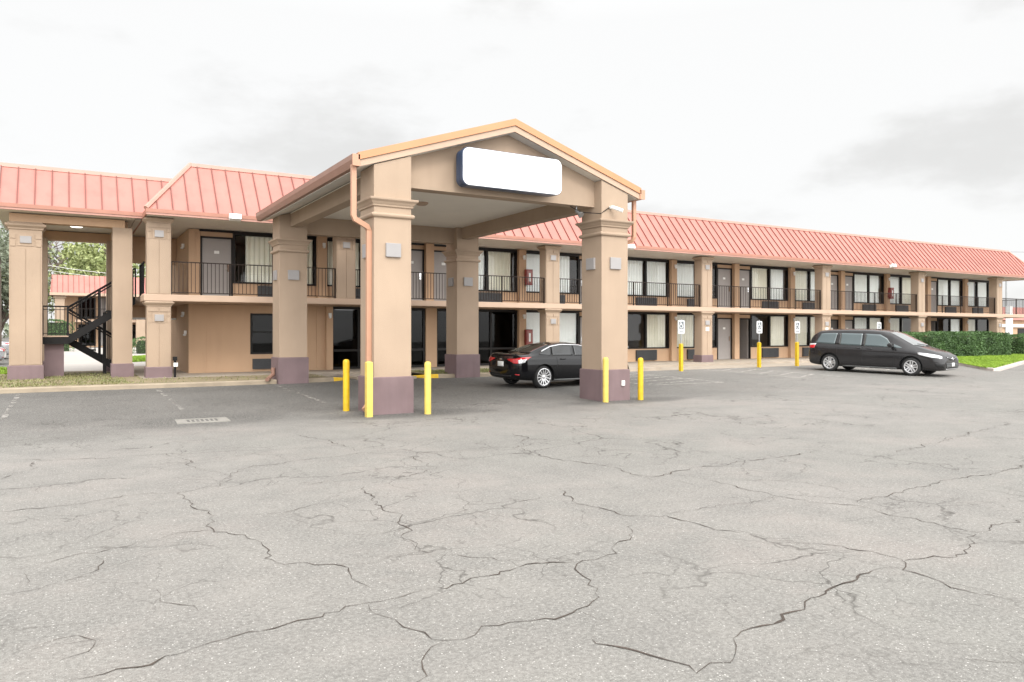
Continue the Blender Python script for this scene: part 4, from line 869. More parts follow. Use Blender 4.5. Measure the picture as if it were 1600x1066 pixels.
# ============================================================ cars
def car_body(name, keys, paint, wheels, wr, arch_w):
    """keys: x, zb (underside), zs (shoulder), zt (top centre), W (half width at the hip), we (half width at roof edge), ed (edge drop)"""
    K = np.array(keys, float); L = K[-1, 0]
    xs_ = sorted(set(list(K[:, 0]) + [L * i / 26 for i in range(1, 26)]))
    xs2 = [xs_[0]]
    for x in xs_[1:]:
        if x - xs2[-1] > .03: xs2.append(x)
        elif x in K[:, 0]: xs2[-1] = x if xs2[-1] not in K[:, 0] else xs2[-1]
    vs = []; n = 0
    for x in xs2:
        zb, zs, zt, W, we, ed = [np.interp(x, K[:, 0], K[:, c]) for c in range(1, 7)]
        ze = zt - ed
        half = [(0, zb), (.8 * W, zb), (.94 * W, zb + .05), (.985 * W, zb + .16), (W, zb + (zs - zb) * .55), (.99 * W, zs - .1), (.955 * W, zs - .01), (W * .955 * .55 + we * .45 - .01, zs + (ze - zs) * .42 + .01), (we + .02, ze - .03 if ze - zs > .1 else zs + (ze - zs) * .8), (we - .03, ze + .01), (we * .72, zt - ed * .33), (we * .3, zt - .01), (0, zt)]
        n = len(half); vs += [(x, y, z) for y, z in half] + [(x, -y, z) for y, z in half[1:-1]]
    m = n + n - 2; fs = []
    def idx(i, k, s):  # s=0 left, 1 right
        if k in (0, n - 1) or s == 0: return i * m + k
        return i * m + n + k - 1
    for i in range(len(xs2) - 1):
        for k in range(n - 1):
            fs.append((idx(i, k, 0), idx(i + 1, k, 0), idx(i + 1, k + 1, 0), idx(i, k + 1, 0)))
            fs.append((idx(i, k, 1), idx(i, k + 1, 1), idx(i + 1, k + 1, 1), idx(i + 1, k, 1)))
    for i in (0, len(xs2) - 1):
        for k in range(n - 1):
            q = []
            for v in (idx(i, k, 0), idx(i, k + 1, 0), idx(i, k + 1, 1), idx(i, k, 1)):
                if v not in q: q.append(v)
            fs.append(tuple(q))
    mb = MB(); mb.add(vs, fs); o = obj(name, mb, [paint, plastic], None, smooth=True)
    for p in o.data.polygons: p.use_smooth = True
    sb = o.modifiers.new('s', 'SUBSURF'); sb.levels = sb.render_levels = 2
    dg = bpy.context.evaluated_depsgraph_get(); me = bpy.data.meshes.new_from_object(o.evaluated_get(dg)); o.modifiers.clear(); o.data = me
    bvh = BVHTree.FromPolygons([v.co.copy() for v in me.vertices], [tuple(p.vertices) for p in me.polygons])
    cuts = []
    for (wx, wy) in wheels:
        cb = MB(); ya, yb = (wy - .14, wy + .5) if wy > 0 else (wy - .5, wy + .14)
        cb.lathe([(wr, ya), (wr, yb)], wx, 0, 40, 'y', wr - .06 - .0); c = obj('cut', cb, plastic); cuts.append(c)
        bo = o.modifiers.new('b', 'BOOLEAN'); bo.object = c; bo.operation = 'DIFFERENCE'; bo.solver = 'EXACT'
    dg = bpy.context.evaluated_depsgraph_get(); dg.update(); me2 = bpy.data.meshes.new_from_object(o.evaluated_get(dg)); o.modifiers.clear(); o.data = me2
    for c in cuts: bpy.data.objects.remove(c)
    for p in me2.polygons:
        c = p.center; p.use_smooth = True; p.material_index = 0
        for (wx, wy) in wheels:
            if math.hypot(c.x - wx, c.z - (wr - .06)) < wr + .004 and abs(c.y) < abs(wy) + .22 and math.hypot(c.x - wx, c.z - (wr - .06)) < wr + .004:
                inner = abs(abs(c.y) - (abs(wy) - .14)) < .01; rim = abs(math.hypot(c.x - wx, c.z - (wr - .06)) - wr) < .012
                if inner or (rim and abs(p.normal.y) < .5): p.material_index = 1; p.use_smooth = False
    o.name = name
    return o, bvh
def patch(bvh, lo_, hi_, frm, dr_, nu=14, nv=8, off=.006, th=.0):
    """surface patch laid on the body: lo_/hi_ polylines of 3D points, projected along dr_"""
    def along(pl, u):
        ls = [0]
        for a, b in zip(pl, pl[1:]): ls.append(ls[-1] + (Vector(b) - Vector(a)).length)
        t = u * ls[-1]
        for i in range(len(pl) - 1):
            if t <= ls[i + 1] + 1e-9: return Vector(pl[i]).lerp(Vector(pl[i + 1]), (t - ls[i]) / max(1e-9, ls[i + 1] - ls[i]))
        return Vector(pl[-1])
    d_ = Vector(dr_).normalized(); vs = []; last = None; ok = True
    for j in range(nv + 1):
        for i in range(nu + 1):
            p = along(lo_, i / nu).lerp(along(hi_, i / nu), j / nv) - d_ * 9
            h, nn, _, _ = bvh.ray_cast(p, d_)
            if h is None:
                h, nn, _, _ = bvh.find_nearest(p + d_ * 9)
            if nn.dot(d_) > 0: nn = -nn
            vs.append(h + nn * off)
    mb = MB(); mb.add(vs, [(j * (nu + 1) + i, j * (nu + 1) + i + 1, (j + 1) * (nu + 1) + i + 1, (j + 1) * (nu + 1) + i) for j in range(nv) for i in range(nu)])
    return mb
def pobj(name, mb, m, parent):
    o = obj(name, mb, m, parent, world=False, smooth=True)
    for p in o.data.polygons: p.use_smooth = True
    s_ = o.modifiers.new('t', 'SOLIDIFY'); s_.thickness = .004; s_.offset = 0
    return o
def wheel(parent, x, y, r, rimr, spokes, twin=False, wd=.21):
    s = 1 if y > 0 else -1
    mb = MB(); yo_, yi = y + s * wd / 2 * .0, y - s * wd
    mb.lathe([(rimr, y - s * .0), (rimr + .015, y + s * .006), (r - .05, y + s * .010), (r - .015, y - s * .012), (r, y - s * .04), (r, y - s * (wd - .04)), (r - .02, y - s * wd), (rimr, y - s * wd), (rimr - .02, y - s * .12), (rimr - .01, y - s * .02)], x, 0, 36, 'y', r, False)
    t_ = obj('tyre', mb, rubber, parent, world=False, smooth=True)
    rm = MB()
    rm.lathe([(rimr + .004, y + s * .004), (rimr - .012, y + s * .006), (rimr - .02, y - s * .02), (rimr - .03, y - s * .1), (rimr - .034, y - s * .1), (rimr - .026, y - s * .01), (rimr - .004, y - s * .0)], x, 0, 36, 'y', r, False)
    n = spokes
    for k in range(n):
        for tw in ((-1, 1) if twin else (0,)):
            a = 2 * math.pi * k / n + .2; w_ = (.013 if not twin else .020) * (r / .32)
            def P(rr, t, h): return (x + rr * math.cos(a) - t * math.sin(a), y + s * h, r + rr * math.sin(a) + t * math.cos(a))
            t0 = tw * .03; t1 = tw * (.045 if twin else 0) + (.02 if not twin else 0)
            v = [P(.035, t0 - w_ * 1.3, -.018), P(.035, t0 + w_ * 1.3, -.018), P(rimr - .012, t1 + w_, .0), P(rimr - .012, t1 - w_, .0), P(.035, t0 - w_, -.05), P(.035, t0 + w_, -.05), P(rimr - .012, t1 + w_, -.035), P(rimr - .012, t1 - w_, -.035)]
            rm.add(v, [(0, 1, 2, 3), (4, 7, 6, 5), (0, 3, 7, 4), (1, 5, 6, 2), (0, 4, 5, 1), (3, 2, 6, 7)])
    rm.lathe([(.06, y - s * .05), (.058, y - s * .014), (.03, y - s * .006), (0, y - s * .004)], x, 0, 16, 'y', r)
    w_ = obj('rim', rm, silverwheel, t_, world=False)
    bk = MB(); bk.lathe([(0, y - s * .105), (rimr - .032, y - s * .105), (rimr - .032, y - s * .115), (0, y - s * .115)], x, 0, 24, 'y', r); obj('brake_disc', bk, plastic, t_, world=False)

# ---- black sedan ------------------------------------------------------
def make_sedan(name, label, paint, loc, rot):
    Wd = .90
    keys = [(0.0, .34, .72, .80, .66, .56, .03), (.03, .28, .80, .89, .74, .62, .03), (.12, .25, .86, .955, .80, .66, .03), (.35, .22, .88, .965, .86, .66, .03), (.62, .20, .885, .985, .885, .64, .035), (.95, .19, .88, 1.10, .895, .60, .05),
            (1.35, .18, .87, 1.215, .90, .56, .055), (1.75, .17, .86, 1.272, .90, .55, .05), (2.15, .17, .85, 1.285, .90, .55, .05), (2.6, .17, .84, 1.245, .90, .56, .05), (3.0, .17, .83, 1.10, .90, .60, .05), (3.35, .17, .82, .925, .895, .68, .03),
            (3.8, .17, .78, .86, .885, .70, .03), (4.2, .18, .70, .77, .85, .68, .03), (4.45, .20, .60, .66, .78, .62, .03), (4.58, .24, .50, .56, .66, .52, .03), (4.62, .28, .46, .50, .56, .44, .02)]
    wh = [(.95, .87), (.95, -.87), (3.65, .87), (3.65, -.87)]
    t_ = thing(name, label, 'car', loc); t_.rotation_euler = rot
    body, bvh = car_body('body', keys, paint, wh, .375, .2); body.parent = t_
    for x, y in wh: wheel(t_, x, y, .318, .245, 13)
    for s in (-1, 1):
        d_ = (0, -s, 0)
        # side glass with chrome edge above
        lo_ = [(.86, 0, .955), (1.2, 0, .925), (3.15, 0, .885)]; hi_ = [(1.02, 0, 1.02), (1.4, 0, 1.15), (1.8, 0, 1.205), (2.5, 0, 1.185), (2.85, 0, 1.10), (3.16, 0, .895)]
        lo2 = [(1.0, 0, .94), (3.15, 0, .885)]
        for a, b, ul, uh in ((0, .17, 0, 0), (.185, .53, 0, 0), (.56, .99, 0, 0)):
            def cut(pl, a, b):
                V = [Vector(p) for p in pl]; ls = [0]
                for p, q in zip(V, V[1:]): ls.append(ls[-1] + (q - p).length)
                def at(u):
                    t = u * ls[-1]
                    for i in range(len(V) - 1):
                        if t <= ls[i + 1] + 1e-9: return V[i].lerp(V[i + 1], (t - ls[i]) / (ls[i + 1] - ls[i]))
                    return V[-1]
                return [tuple(at(a + (b - a) * k / 12)) for k in range(13)]
            pobj('side_window', patch(bvh, cut(lo_, a, b), cut(hi_, a, b), 0, d_, 12, 6), carglass, t_)
        hi3 = [(p[0] - (.02 if i == 0 else 0), 0, p[2] + .018) for i, p in enumerate(hi_)]
        pobj('chrome_strip', patch(bvh, hi_, hi3, 0, d_, 40, 1, .008), chrome, t_)
        pobj('side_skirt', patch(bvh, [(1.35, 0, .205), (3.25, 0, .205)], [(1.35, 0, .25), (3.25, 0, .25)], 0, d_, 20, 1, .014), greym, t_)
        for x in (1.55, 2.6):
            b = patch(bvh, [(x, 0, .80), (x + .2, 0, .80)], [(x, 0, .825), (x + .2, 0, .825)], 0, d_, 6, 1, .022); pobj('door_handle', b, paint, t_)
        for x0, x1 in ((1.42, 1.42), (2.36, 2.36), (3.22, 3.22)):
            b = patch(bvh, [(x0, 0, .27), (x0, 0, .86)], [(x0 + .008, 0, .27), (x0 + .008, 0, .86)], 0, d_, 16, 1, .002); pobj('door_seam', b, plastic, t_)
        # tail lamp wrapping the corner: claw shape
        dd = Vector((1, -s * .75, 0)).normalized()
        def Q(u, z): # u: distance round the corner, in the plane facing the ray
            q = Vector((-dd.y, dd.x, 0)) * (-s); c = Vector((.08, s * .78, z)); return tuple(c + q * u)
        pobj('tail_lamp', patch(bvh, [Q(-.16, .77), Q(.02, .70), Q(.16, .70), Q(.40, .80)], [Q(-.30, .885), Q(-.1, .875), Q(.1, .84), Q(.42, .815)], 0, dd, 20, 8, .008), redlens, t_)
        pobj('reverse_lamp', patch(bvh, [Q(-.16, .735), Q(.0, .70)], [Q(-.20, .83), Q(.02, .80)], 0, dd, 8, 5, .014), clearlens, t_)
        pobj('bumper_reflector', patch(bvh, [Q(-.02, .38), Q(.12, .39)], [Q(-.02, .41), Q(.12, .415)], 0, dd, 6, 2, .008), redlens, t_)
        pobj('headlamp', patch(bvh, [(4.0, s * .80, 0), (4.42, s * .58, 0)], [(4.05, s * .70, 0), (4.38, s * .46, 0)], 0, (0, 0, -1), 8, 4), clearlens, t_)
        mr_ = MB(); mr_.ring_box(3.0, 3.14, s * .98 - .08, s * .98 + .08, [(-.02, .86), (.02, .89), (.02, .95), (-.02, .98)]); mr_.box(3.03, 3.09, min(s * .84, s * .95), max(s * .84, s * .95), .86, .89); obj('mirror', mr_, paint, t_, world=False, bevel=.02)
    pobj('rear_window', patch(bvh, [(.66, .55, 0), (.60, 0, 0), (.66, -.55, 0)], [(1.42, .46, 0), (1.46, 0, 0), (1.42, -.46, 0)], 0, (0, 0, -1), 16, 12), carglass, t_)
    pobj('windscreen', patch(bvh, [(3.3, .62, 0), (3.42, 0, 0), (3.3, -.62, 0)], [(2.72, .48, 0), (2.68, 0, 0), (2.72, -.48, 0)], 0, (0, 0, -1), 16, 10), carglass, t_)
    pobj('number_plate', patch(bvh, [(0, .15, .60), (0, -.15, .60)], [(0, .15, .74), (0, -.15, .74)], 0, (1, 0, 0), 4, 3, .014), platem, t_)
    em = MB(); x = -.012 + .0
    h, _, _, _ = bvh.ray_cast(Vector((-3, 0, .80)), Vector((1, 0, 0))); xx = h.x - .012
    for s in (-1, 1): em.box(xx - .004, xx + .014, s * .030 - .007, s * .030 + .007, .775, .83)
    em.box(xx - .004, xx + .014, -.023, .023, .798, .808); obj('emblem', em, chrome, t_, world=False)
    pobj('rear_diffuser', patch(bvh, [(0, .45, .30), (0, -.45, .30)], [(0, .5, .36), (0, -.5, .36)], 0, (1, 0, 0), 10, 2, .006), plastic, t_)
    sp = patch(bvh, [(.10, .60, 0), (.07, 0, 0), (.10, -.60, 0)], [(.17, .60, 0), (.15, 0, 0), (.17, -.60, 0)], 0, (0, 0, -1), 16, 2, .018); pobj('boot_spoiler', sp, paint, t_)
    return t_
sedan = make_sedan('sedan', 'glossy black sedan with pale multi spoke wheels parked under the canopy edge', carblack, (10.62, 18.42, gz(18.42)), (R(1.19), 0, R(3)))
sedan.scale = (.94, 1, 1)

# ---- dark grey minivan -------------------------------------------------
def make_van():
    k_ = .955
    keys = [(0.0, .40, .78, 1.02, .70, .60, .04), (.03, .32, .90, 1.16, .80, .68, .05), (.10, .26, .99, 1.32, .88, .72, .06), (.25, .23, 1.01, 1.50, .93, .73, .07), (.45, .21, 1.01, 1.625, .965, .735, .08), (.9, .20, 1.01, 1.675, .985, .74, .08),
            (1.6, .19, 1.0, 1.70, .99, .745, .08), (2.4, .19, .985, 1.70, .99, .745, .08), (2.95, .19, .975, 1.66, .99, .745, .08), (3.3, .19, .97, 1.55, .99, .75, .08), (3.8, .19, .96, 1.29, .985, .76, .07), (4.15, .19, .93, 1.09, .975, .78, .04),
            (4.5, .19, .86, .99, .95, .76, .04), (4.8, .20, .78, .90, .93, .72, .04), (4.97, .22, .70, .80, .88, .68, .04), (5.06, .24, .62, .72, .80, .62, .03), (5.10, .28, .56, .66, .72, .56, .02)]
    wh = [(.98, .95), (.98, -.95), (4.01, .95), (4.01, -.95)]
    t_ = thing('minivan', 'dark grey minivan parked nose out before the right wing', 'van', (26.80, 20.25, gz(20.25))); t_.rotation_euler = (0, R(1.19), R(-78.5))
    body, bvh = car_body('body', keys, cargrey, wh, .40, .2); body.parent = t_
    for x, y in wh: wheel(t_, x, y, .335, .235, 5, True)
    for s in (-1, 1):
        d_ = (0, -s, 0)
        for lo_, hi_ in (([(.36, 0, 1.10), (1.16, 0, 1.07)], [(.56, 0, 1.47), (.75, 0, 1.50), (1.22, 0, 1.51)]), ([(1.36, 0, 1.065), (2.20, 0, 1.04)], [(1.36, 0, 1.51), (2.20, 0, 1.51)]),
                         ([(2.30, 0, 1.04), (3.32, 0, 1.02)], [(2.30, 0, 1.51), (2.85, 0, 1.49), (3.10, 0, 1.36), (3.34, 0, 1.04)]), ([(3.40, 0, 1.02), (3.66, 0, 1.01)], [(3.36, 0, 1.15), (3.68, 0, 1.02)])):
            pobj('side_window', patch(bvh, lo_, hi_, 0, d_, 16, 8), vanglass, t_)
        pobj('window_surround', patch(bvh, [(1.16, 0, 1.07), (1.36, 0, 1.065)], [(1.22, 0, 1.51), (1.36, 0, 1.51)], 0, d_, 4, 6, .004), plastic if False else cargrey, t_)
        pobj('pillar_trim', patch(bvh, [(2.20, 0, 1.04), (2.30, 0, 1.04)], [(2.20, 0, 1.51), (2.30, 0, 1.51)], 0, d_, 2, 6, .005), plastic, t_)
        for x in (2.02, 2.42):
            b = patch(bvh, [(x, 0, .93), (x + .2, 0, .925)], [(x, 0, .96), (x + .2, 0, .955)], 0, d_, 6, 1, .024); pobj('door_handle', b, cargrey, t_)
        for x in (1.28, 2.26, 3.42):
            b = patch(bvh, [(x, 0, .30), (x, 0, 1.03)], [(x + .009, 0, .30), (x + .009, 0, 1.03)], 0, d_, 16, 1, .002); pobj('door_seam', b, plastic, t_)
        b = patch(bvh, [(.3, 0, .965), (2.2, 0, .945)], [(.3, 0, .98), (2.2, 0, .96)], 0, d_, 30, 1, .002); pobj('slide_rail', b, plastic, t_)
        pobj('sill_trim', patch(bvh, [(1.5, 0, .22), (3.5, 0, .22)], [(1.5, 0, .27), (3.5, 0, .27)], 0, d_, 20, 1, .012), greym, t_)
        dd = Vector((1, -s * .8, 0)).normalized()
        def Q(u, z): q = Vector((-dd.y, dd.x, 0)) * (-s); return tuple(Vector((.1, s * .88, z)) + q * u)
        pobj('tail_lamp', patch(bvh, [Q(-.2, .90), Q(.16, .90)], [Q(-.2, 1.03), Q(.30, .97)], 0, dd, 10, 5, .01), redlens, t_)
        pobj('reverse_lamp', patch(bvh, [Q(-.2, 1.03), Q(.26, .975)], [Q(-.2, 1.08), Q(.12, 1.06)], 0, dd, 8, 3, .012), clearlens, t_)
        # headlamp: swept back from the nose
        de = Vector((-1, -s * 1.0, -.35)).normalized(); P = lambda x, y, z: (x, s * y, z)
        pobj('headlamp', patch(bvh, [P(4.28, .98, .80), P(4.7, .92, .69), P(4.93, .72, .64)], [P(4.22, .93, .86), P(4.62, .84, .81), P(4.93, .66, .72)], 0, de, 14, 6, .01), clearlens, t_)
        pobj('fog_intake', patch(bvh, [P(4.82, .86, .38), P(4.98, .68, .36)], [P(4.78, .90, .50), P(4.96, .72, .50)], 0, Vector((-1, -s * .9, 0)).normalized(), 8, 4, .006), plastic, t_)
        mr_ = MB(); mr_.ring_box(3.28, 3.42, s * 1.12 - .11, s * 1.12 + .11, [(-.03, 1.02), (.01, 1.05), (.01, 1.15), (-.03, 1.19)]); mr_.box(3.33, 3.40, min(s * .92, s * 1.05), max(s * .92, s * 1.05), 1.03, 1.07); obj('mirror', mr_, cargrey, t_, world=False, bevel=.03)
    pobj('windscreen', patch(bvh, [(4.02, .72, 0), (4.18, 0, 0), (4.02, -.72, 0)], [(3.12, .60, 0), (3.06, 0, 0), (3.12, -.60, 0)], 0, (0, 0, -1), 20, 14), shieldglass, t_)
    pobj('rear_window', patch(bvh, [(0, .68, 1.05), (0, -.68, 1.05)], [(0, .60, 1.44), (0, -.60, 1.44)], 0, (1, 0, 0), 16, 8), carglass, t_)
    pobj('upper_grille', patch(bvh, [(0, .42, .66), (0, .2, .60), (0, -.2, .60), (0, -.42, .66)], [(0, .52, .72), (0, 0, .69), (0, -.52, .72)], 0, (-1, 0, 0), 16, 4, .008), plastic, t_)
    pobj('grille_bar', patch(bvh, [(0, .48, .69), (0, 0, .635), (0, -.48, .69)], [(0, .48, .70), (0, 0, .65), (0, -.48, .70)], 0, (-1, 0, 0), 16, 1, .016), chrome, t_)
    lg = pobj('lower_grille', patch(bvh, [(0, .60, .33), (0, -.60, .33)], [(0, .66, .52), (0, -.66, .52)], 0, (-1, 0, 0), 16, 4, .008), plastic, t_)
    for z in (.37, .42, .47): pobj('grille_slat', patch(bvh, [(0, .6, z), (0, -.6, z)], [(0, .6, z + .012), (0, -.6, z + .012)], 0, (-1, 0, 0), 16, 1, .014), greym, lg)
    pobj('number_plate', patch(bvh, [(0, .15, .37), (0, -.15, .37)], [(0, .15, .51), (0, -.15, .51)], 0, (-1, 0, 0), 4, 3, .03), platem, t_)
    pobj('bumper_lip', patch(bvh, [(0, .62, .27), (0, -.62, .27)], [(0, .64, .30), (0, -.64, .30)], 0, (-1, 0, 0), 16, 1, .012), chrome, t_)
    h, _, _, _ = bvh.ray_cast(Vector((8, 0, .66)), Vector((-1, 0, 0))); em = MB()
    em.tube([(h.x + .012, .075 * math.cos(a * math.pi / 8), .66 + .05 * math.sin(a * math.pi / 8)) for a in range(17)], .009, 6); em.tube([(h.x + .012, .045 * math.cos(a * math.pi / 8), .68 + .022 * math.sin(a * math.pi / 8)) for a in range(17)], .007, 6); em.tube([(h.x + .012, .022 * math.cos(a * math.pi / 8), .66 + .045 * math.sin(a * math.pi / 8)) for a in range(17)], .006, 6)
    obj('emblem', em, chrome, t_, world=False)
    wp = MB(); wp.tube([(4.14, .5, 1.10), (4.10, .1, 1.13), (4.02, -.35, 1.17)], .012, 5); wp.tube([(4.16, -.1, 1.09), (4.1, -.5, 1.11), (4.0, -.68, 1.14)], .012, 5); obj('wiper', wp, plastic, t_, world=False)
    return t_
van = make_van()
c1 = dup(sedan, (-2.35, 50.5, .165), R(180), 'silver car at the left edge, the farther of two behind the grass'); c1.rotation_euler = (0, 0, R(180)); c1['group'] = 'silver cars at the left edge'
c2 = dup(sedan, (-2.3, 42.0, .165), R(180), 'silver car at the left edge, the nearer and lower of two behind the grass'); c2.rotation_euler = (0, 0, R(180)); c2['group'] = 'silver cars at the left edge'
c1.name = 'parked_car'; c2.name = 'parked_car.001'
_bm = {}
for c in (c1, c2):
    for ch in c.children:
        if ch.type == 'MESH' and any(m is carblack for m in ch.data.materials):
            if ch.data.name not in _bm:
                me = ch.data.copy()
                for i, m in enumerate(me.materials):
                    if m is carblack: me.materials[i] = carsilver
                _bm[ch.data.name] = me
            ch.data = _bm[ch.data.name]
c2.scale = (1, 1, .85)

# ============================================================ vegetation
def leaf_quads(mb, pts, size, rr):
    for p in pts:
        a = Vector((rr.gauss(0, 1), rr.gauss(0, 1), rr.gauss(0, 1))).normalized(); b = a.cross(Vector((rr.gauss(0, 1), rr.gauss(0, 1), rr.gauss(0, 1)))).normalized()
        s_ = size * rr.uniform(.6, 1.3); p = Vector(p); mb.add([p - a * s_, p + b * s_ * .45, p + a * s_, p - b * s_ * .45], [(0, 1, 2, 3)])
def hedge(name, label, x0, x1, y0, y1, z0_, z1_, n, seed, rot=0):
    rr = random.Random(seed); mb = MB(); pts = []
    f = lambda a, b: .12 * math.sin(a * 1.9 + seed) + .08 * math.sin(a * 4.7 + b * 3) + .05 * math.sin(a * 9.1 + b * 7)
    while len(pts) < n:
        x = rr.uniform(x0, x1); q = rr.random(); e = min(1, (x - x0) / .8, (x1 - x) / .8); e = e ** .4 if e > 0 else 0
        if q < .45: pts.append((x, y0 + (1 - e) * .5 - abs(rr.gauss(0, .09)) + .1 + f(x, rr.random() * 3), rr.uniform(z0_, z0_ + (z1_ - z0_) * (.55 + .45 * e))))
        elif q < .85: y = rr.uniform(y0, y1); pts.append((x, y, z0_ + (z1_ - z0_) * (.6 + .4 * e) + f(x, y) * .35 - abs(rr.gauss(0, .05))))
        else: pts.append((x0 + rr.random() * .25 if rr.random() < .5 else x1 - rr.random() * .3, rr.uniform(y0, y1), rr.uniform(z0_, z1_ * .95)))
    leaf_quads(mb, pts, .05, rr)
    t_ = thing(name, label, 'hedge', ((x0 + x1) / 2, (y0 + y1) / 2, z0_)); obj('foliage', mb, hedgeleaf, t_)
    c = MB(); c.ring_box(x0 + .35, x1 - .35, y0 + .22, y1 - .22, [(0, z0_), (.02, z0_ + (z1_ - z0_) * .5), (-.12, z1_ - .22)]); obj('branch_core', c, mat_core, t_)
    return t_
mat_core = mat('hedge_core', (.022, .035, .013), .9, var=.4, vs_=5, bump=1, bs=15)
hedge('hedge', 'long clipped green hedge on the lawn behind the parked van', 38.8, 48.2, 22.9, 24.5, .27, 1.62, 26000, 3)
hedge('hedge', 'dark green hedge at the right edge of the picture beyond the long one', 50.2, 54.6, 23.2, 24.7, .27, 1.50, 9000, 8)
hedge('shrub', 'small round green shrub behind the stair landing', -1.7, .7, 66, 67.2, .18, 2.6, 2600, 11)
hedge('shrub', 'low clipped green shrub on the far lawn under the stairs', 3.9, 7.5, 56, 57.5, .18, 1.3, 2200, 12)
def tree(name, label, x, y, h, crown, n, m, seed, bare=False, group=None):
    rr = random.Random(seed); t_ = thing(name, label, 'tree', (x, y, .15), 0, group)
    tk = MB(); tips = []
    def br(p, d_, L, r, dep):
        pts = [p]; q = p.copy(); dd = d_.copy()
        for i in range(4): dd = (dd + Vector((rr.gauss(0, .13), rr.gauss(0, .13), rr.gauss(0, .06)))).normalized(); q = q + dd * L / 4; pts.append(q.copy())
        tk.tube(pts, [r, r * .9, r * .8, r * .7, r * .6], 6, False); tips.append((q, dep))
        if dep > 0:
            for k in range(rr.choice((2, 3))):
                a = rr.uniform(0, 6.28); nd = (dd + Vector((math.cos(a), math.sin(a), rr.uniform(-.1, .5))) * rr.uniform(.45, .8)).normalized(); br(pts[rr.choice((2, 3, 4))].copy(), nd, L * rr.uniform(.6, .8), r * .6, dep - 1)
    br(Vector((x, y, .1)), Vector((0, 0, 1)), h * .42, h * .022, 5 if bare else 3)
    obj('trunk', tk, bark, t_)
    if not bare:
        mb = MB(); pts = []; cl = [(x + rr.gauss(0, crown * .42), y + rr.gauss(0, crown * .4), h * rr.uniform(.35, .92), crown * rr.uniform(.16, .38)) for _ in range(34)]
        for cx, cy, cz, cr_ in cl:
            for _ in range(n // 34):
                v = Vector((rr.gauss(0, 1), rr.gauss(0, 1), rr.gauss(0, .8))).normalized() * cr_ * rr.random() ** .35; pts.append((cx + v.x, cy + v.y, cz + v.z))
        leaf_quads(mb, pts, .022 * h, rr); obj('crown', mb, m, t_)
    return t_
TG = 'trees behind the stair tower'
tree('leafy_tree', 'pale green leafy tree in the middle of the stair tower opening', 3.5, 112, 15, 7.5, 4200, treeleaf, 21, group=TG)
tree('leafy_tree', 'wide green leafy tree left in the stair tower opening', -3.5, 104, 11.5, 8, 4200, treeleaf, 22, group=TG)
tree('leafy_tree', 'green leafy tree right in the stair tower opening', 12, 108, 11.5, 8, 3600, treeleaf, 23, group=TG)
tree('bare_tree', 'bare forked tree at the left of the stair tower opening', .2, 128, 19, 0, 0, None, 31, True, TG)
tree('bare_tree', 'bare tree in the middle of the stair tower opening', 2.6, 118, 18, 0, 0, None, 34, True, TG)
tree('bare_tree', 'bare twiggy tree at the right of the stair tower opening', 6.8, 118, 15, 0, 0, None, 35, True, TG)
TL = 'dark trees at the left edge'
for i, (x, y, h, s, lb) in enumerate(((-9.5, 88, 12.5, 41, 'tall grey green tree at the left edge of the picture, the nearest there'), (-14, 92, 11, 42, 'grey green tree cut by the left edge of the picture'), (-6.2, 96, 13.0, 43, 'grey green tree showing just left of the stair tower'), (-20, 96, 12, 44, 'grey green tree out past the left edge'))):
    if i < 3: tree('leafy_tree', lb, x, y, h, 5.5, 4200, greyleaf, s, group=TL)
b = MB(); b.tube([(-3.05, 47, .1), (-3.0, 47, 5.2), (-3.02, 47, 5.9)], [.28, .2, .17], 8); t_ = thing('tree_stump_trunk', 'thin straight brown tree trunk beside the left tower pillar', 'tree', (-3.05, 47, .1))
t_.name = 'slender_tree'; obj('trunk', b, bark, t_)
mbx = MB(); rr_ = random.Random(9); leaf_quads(mbx, [(-3.3 + rr_.gauss(0, 1.1), 47 + rr_.gauss(0, 1.1), 6.6 + rr_.gauss(0, .9)) for _ in range(1500)], .12, rr_); obj('crown', mbx, greyleaf, t_)
# ============================================================ farther wing behind the stair tower
fb = thing('distant_motel_wing', 'farther motel wing with pink roof seen through the stair tower', 'building', (6, 84, 0))
def fp(n, mb, m): return obj(n, mb, m, fb)
b = MB(); b.box(-.2, 16, 84.8, 92, .1, 5.2); fp('wall', b, stucco_wall)
b = MB(); x0, y0 = -1.1, 82.0
b.add([(x0, y0, 5.35), (18, y0, 5.35), (18, y0 + 1.5, 7.1), (x0 + .1, y0 + 1.5, 7.1), (18, 93, 7.1), (x0 + .1, 93, 7.1), (x0, 93, 5.35), (18, 93, 5.35), ], [(0, 1, 2, 3), (3, 2, 4, 5), (0, 3, 5, 6), (1, 7, 4, 2), (5, 4, 7, 6)]); q = fp('roof', b, roofm)
b = MB()
for i in range(44): x = x0 + .1 + i * .44; b.add([(x, y0 - .02, 5.36), (x + .05, y0 - .02, 5.36), (x + .05, y0 + 1.48, 7.12), (x, y0 + 1.48, 7.12), (x, y0, 5.30), (x + .05, y0, 5.30), (x + .05, y0 + 1.5, 7.06), (x, y0 + 1.5, 7.06)], [(0, 1, 2, 3), (4, 5, 6, 7), (0, 1, 5, 4), (2, 3, 7, 6), (0, 3, 7, 4), (1, 2, 6, 5)])
obj('roof_seams', b, seamm, q)
b = MB(); b.box(x0 - .05, 18, y0 - .06, y0 + .1, 5.1, 5.35); b.box(x0 + .3, 18, y0 + .1, 84.8, 5.1, 5.2); fp('fascia', b, trim)
b = MB(); b.box(.9, 18, 82.8, 84.8, 2.6, 2.85); fp('walkway_slab', b, trim)
for x in (-.75, 4.1, 6.1, 8.6, 13.0):
    b = MB(); b.ring_box(x, x + .8, 82.4, 83.1, [(0, .1), (0, 4.8), (.12, 4.9), (.12, 5.0), (0, 5.1)]); fp('pillar', b, stucco)
